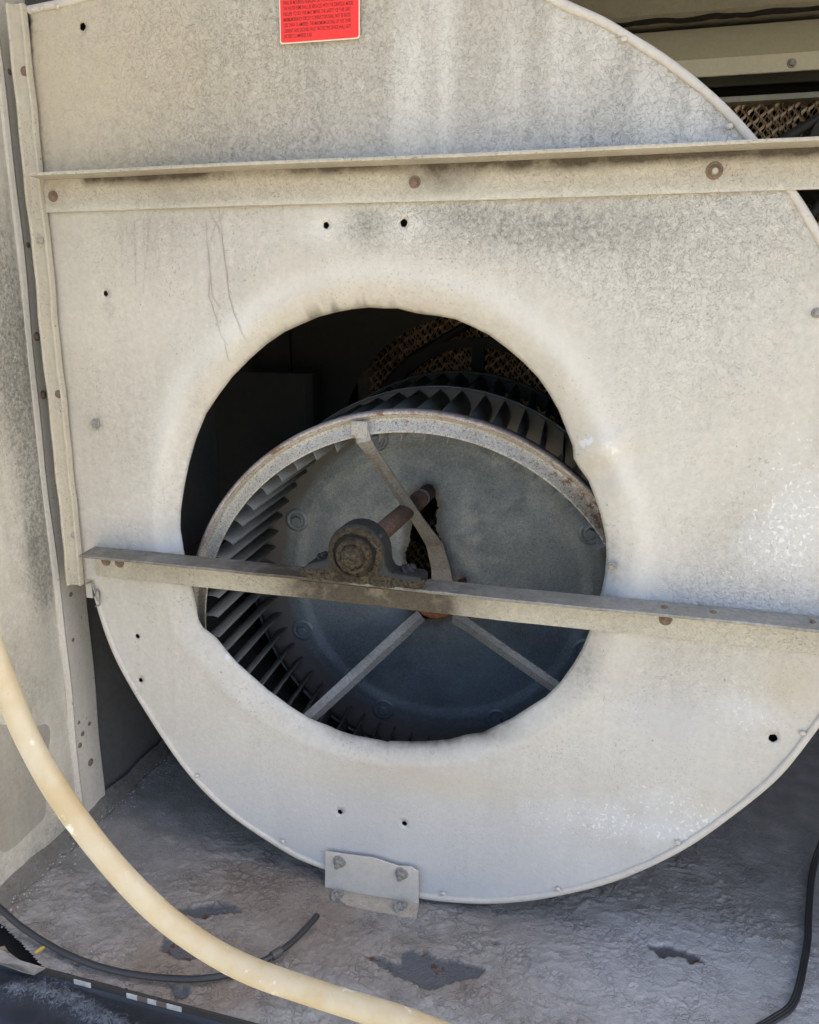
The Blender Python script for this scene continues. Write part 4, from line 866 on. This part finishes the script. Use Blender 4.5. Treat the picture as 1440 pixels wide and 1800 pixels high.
mo = thing('motor', 'dark motor and its mount behind the housing at the right edge of the photo', 'motor', (cB[0]+.06, .72, cB[1]))
V, Fc = lathe([(.0001, .71), (.07, .71), (.082, .72), (.082, .86), (.07, .87), (.0001, .87)], 36)
mesh('motor_body', [(v[0]+cB[0]+.035, v[1], v[2]+cB[1]-.01) for v in V], Fc, MPU, mo, smooth=False)
V, Fc = lathe([(.01, .668), (.045, .668), (.038, .68), (.045, .692), (.01, .692)], 30); mesh('motor_pulley', [(v[0]+cB[0], v[1], v[2]+cB[1]) for v in V], Fc, MPU, mo)
# rail behind the right shoulder of the housing
pz = [un(1400, 345, .62), un(1470, 430, .62)]
o = mesh('motor_rail', *prism([(.60, -.10), (.60, .105), (.605, .105), (.64, .098), (.64, .09), (.606, .10), (.606, -.10)], 'x', .16, 1.2, 1), plain('rail_grey', (.12, .125, .11), .6), bevel=.001); tag(o, 'dull green grey rail just behind the right shoulder of the housing', 'rail')

# ================================================================== HOSE, CABLES, FRONT LEDGE
hz = [(-70, 1000, -.27), (-25, 1110, -.28), (8, 1200, -.285), (52, 1305, -.29), (115, 1412, -.295), (205, 1528, -.30), (305, 1625, -.30), (420, 1697, -.30), (560, 1748, -.30), (700, 1792, -.30), (820, 1838, -.30), (960, 1900, -.305)]
mh = Mt('hose_plastic'); nh = mh.noise(16, 4); col = mh.mix(mh.ramp(nh, .35, .65), (.48, .44, .325), (.42, .335, .195)); col = mh.mix(mh.ramp(mh.noise(160, 4, rough=.7), .6, .72, 0, .45), col, (.40, .27, .13))
col = mh.mix(mh.ramp(mh.noise(40, 4, off=(3, 3, 3)), .62, .68, 0, .7), col, (.75, .73, .66))
mh.out(col, mh.ramp(nh, .3, .7, .5, .68), 0, mh.bump(mh.noise(220, 3), .0004), .5); mh.b.inputs['Subsurface Weight'].default_value = .15; mh.b.inputs['Subsurface Radius'].default_value = (.01, .006, .003)
hp_ = catmull([un(a, b_, c) for a, b_, c in hz], 12)
o = mesh('water_hose', *tube(hp_,   .0123, 28, rfn=lambda t: 1+.015*math.sin(t*40)), mh.m, smooth=True); tag(o, 'thick yellowed cream water hose curving down across the lower left corner', 'hose')
mk = plain('rubber_black', (.028, .029, .032), .42, 0, .0002, 250, .4)
def gp(l, z): return [ung(x, y, z if len(q_) == 0 else q_[0]) for x, y, *q_ in l]
cb = gp([(-40, 1560, -.745), (0, 1596, -.757), (35, 1627, -.768), (85, 1660), (140, 1687), (200, 1706), (265, 1717), (330, 1721), (375, 1718), (410, 1711), (445, 1697), (480, 1680), (510, 1659), (535, 1635), (558, 1609)], -.777)
o = mesh('power_cable', *tube(catmull(cb, 8), .0039, 14), mk, smooth=True); tag(o, 'round black cable lying on the floor and passing under the cream hose', 'cable')
lc = ung(486, 1676, -.777)
mesh('cable_tape', *tube([ung(478, 1681, -.777), ung(486, 1676, -.777), ung(494, 1671, -.777)], .0056, 12), plain('tape', (.07, .07, .065), .5), o)
rc = gp([(1500, 1420, -.73), (1462, 1440, -.745), (1441, 1490, -.765), (1428, 1535), (1422, 1600), (1420, 1650), (1412, 1700), (1402, 1745), (1388, 1772), (1362, 1790), (1335, 1806), (1290, 1830)], -.779)
cp_ = catmull(rc, 8)
twin = []
for s_ in (-1, 0, 1):
    pth = []
    for i, p in enumerate(cp_):
        t = cp_[min(i+1, len(cp_)-1)]-cp_[max(i-1, 0)]; t = t/np.linalg.norm(t); w = np.cross(t, [0, 0, 1.]); w /= np.linalg.norm(w)+1e-9; pth.append(p+w*s_*.0027+np.array([0, 0, .0006*s_]))
    twin.append(tube(pth, .0019, 8))
o = mesh('flat_cord', *join(twin), mk, smooth=True); tag(o, 'flat ribbed black cord bending down the floor near the right edge', 'cord')

# front ledge below the floor edge with crusted corrosion
ledm = Mt('ledge_metal'); at = ledm.attr('salt'); nn_ = ledm.noise(150, 5, rough=.75, dist=1.5)
cc = ledm.mix(ledm.ramp(ledm.noise(12, 4), .35, .65), (.024, .029, .040), (.010, .012, .016)); sm = ledm.ramp(ledm.math('ADD', nn_, ledm.math('MULTIPLY', at, .30)), .66, .92)
cc = ledm.mix(ledm.math('MULTIPLY', ledm.math('MULTIPLY', sm, .8), ledm.ramp(at, .03, .3)), cc, (.27, .31, .37)); ledm.out(cc, .5, 0, ledm.bump(ledm.math('MULTIPLY', nn_, at), .006), .4)
X, Yg = np.meshgrid(np.arange(-.95, .45, .004), np.arange(0, 1.0001, 1/36.))
prof_y = np.interp(Yg, [0, .06, .55, .75, 1], [-.2390, -.242, -.300, -.330, -.345]); prof_z = np.interp(Yg, [0, .06, .55, .75, 1], [FZ-.010, FZ-.013, FZ-.018, FZ-.040, FZ-.16])
salt = np.zeros_like(X)
sl = [ung(30, 1745, FZ-.02), ung(75, 1745, FZ-.018), ung(125, 1765, FZ-.018), ung(170, 1790, FZ-.02), ung(215, 1812, FZ-.02), ung(300, 1860, FZ-.02)]
q = [(p[0], p[1]) for p in sl]; q = q+q[::-1][1:-1]; wobx = X+.02*(fbm(X*40, Yg*8, 3, 3)-.5)
salt = np.exp(-(dpoly(wobx, prof_y, q)/(.015))**2)
prof_z = prof_z+.007*salt*fbm(X*140, prof_y*140, 3, 6)
V = np.stack([X, prof_y, prof_z], -1).reshape(-1, 3); ny, nx = X.shape; idx = np.arange(nx*ny).reshape(ny, nx); Q = np.stack([idx[:-1, :-1], idx[1:, :-1], idx[1:, 1:], idx[:-1, 1:]], -1).reshape(-1, 4)
o = mesh('front_ledge', V.tolist(), Q.tolist(), ledm.m, smooth=True, attrs={'salt': salt.ravel()}); tag(o, 'dark blue grey sloping cabinet sill with crusted white corrosion in the bottom left corner', 'sill')
mwp = plain('white_paint', (.42, .42, .41), .7, 0, .002, 90, .8); mbp = plain('brown_paint', (.13, .10, .085), .7)
ed = lambda px: ung(px, 1697+(px-75)*.305, FZ)[0]
for a, b_, mt_ in ((132, 160, mwp), (222, 240, mwp), (240, 258, mbp), (258, 273, mwp), (273, 291, mbp), (291, 316, mwp), (432, 470, mwp)):
    mesh('paint_patch', *boxv(ed(a), ed(b_), -.2402, -.2387, FZ-.0095, FZ-.0035), mt_, o)
# torn corner flap and the dark gap behind it
tp = [(-30, 1650), (-5, 1666), (8, 1662), (14, 1672), (24, 1680), (36, 1688), (44, 1692), (56, 1694), (80, 1701), (66, 1705), (60, 1713), (40, 1708), (20, 1700), (-5, 1692), (-40, 1684)]
tv = [ung(x, y, FZ-.004+.006*math.sin(i*1.7)) for i, (x, y) in enumerate(tp)]
V = [tuple(p) for p in tv]+[(p[0], p[1], p[2]-.0012) for p in tv]; n = len(tv)
o = mesh('torn_flap', V, [tuple(range(n)), tuple(range(n, 2*n))[::-1]]+[(i, (i+1) % n, n+(i+1) % n, n+i) for i in range(n)], plain('flap_metal', (.22, .20, .175), .7, 0, .002, 120)); tag(o, 'jagged torn flap of painted sheet metal at the lower left corner of the floor', 'metal scrap')
gv = [(0, 1618), (40, 1660), (78, 1699), (30, 1720), (-40, 1700), (-60, 1600)]
mesh('void_floor', *boxv(-1.1, -.55, -.2375, -.10, FZ-.030, FZ-.026), MDK2, FL)
mesh('void_side', *boxv(-1.1, -.55, -.245, -.2378, FZ-.026, FZ-.0135), MDK2, FL)
o = lump('yellow_chip', None, ung(70, 1670, -.779), .0022, .0075, .0035, 2, plain('yellow_plastic', (.36, .25, .06), .5)); tag(o, 'tiny yellow chip of debris under the black cable on the floor', 'debris')
o.data.transform(Matrix.Translation(Vector(ung(70, 1670, -.779))) @ Matrix.Rotation(rad(-25), 4, 'Z') @ Matrix.Translation(-Vector(ung(70, 1670, -.779))))
# loose white flakes gathered along the wall foot
fm = plain('flakes', (.5, .5, .49), .8); parts = []
for i in range(420):
    if i < 260: y = random.uniform(-.2, .33); x = WX+.014+abs(random.gauss(0, .014)); z = FZ+.003
    else: x = random.uniform(.02, .5); y = random.gauss(.02, .06); z = FZ+.002; 
    if i >= 260 and random.random() < .6: continue
    s_ = random.uniform(.0006, .0019); a = random.random()*6.28; hgt = s_*.5
    parts.append(([(x+s_*math.cos(a+k*2.1), y+s_*math.sin(a+k*2.1), z) for k in range(3)]+[(x, y, z+hgt)], [(0, 1, 3), (1, 2, 3), (2, 0, 3)]))
V, Fc = join(parts); mesh('paint_flakes', V, Fc, fm, kind='stuff')['label'] = 'tiny white paint flakes scattered on the floor'
for o in list(bpy.data.objects):
    if '_local' in o: del o['_local']
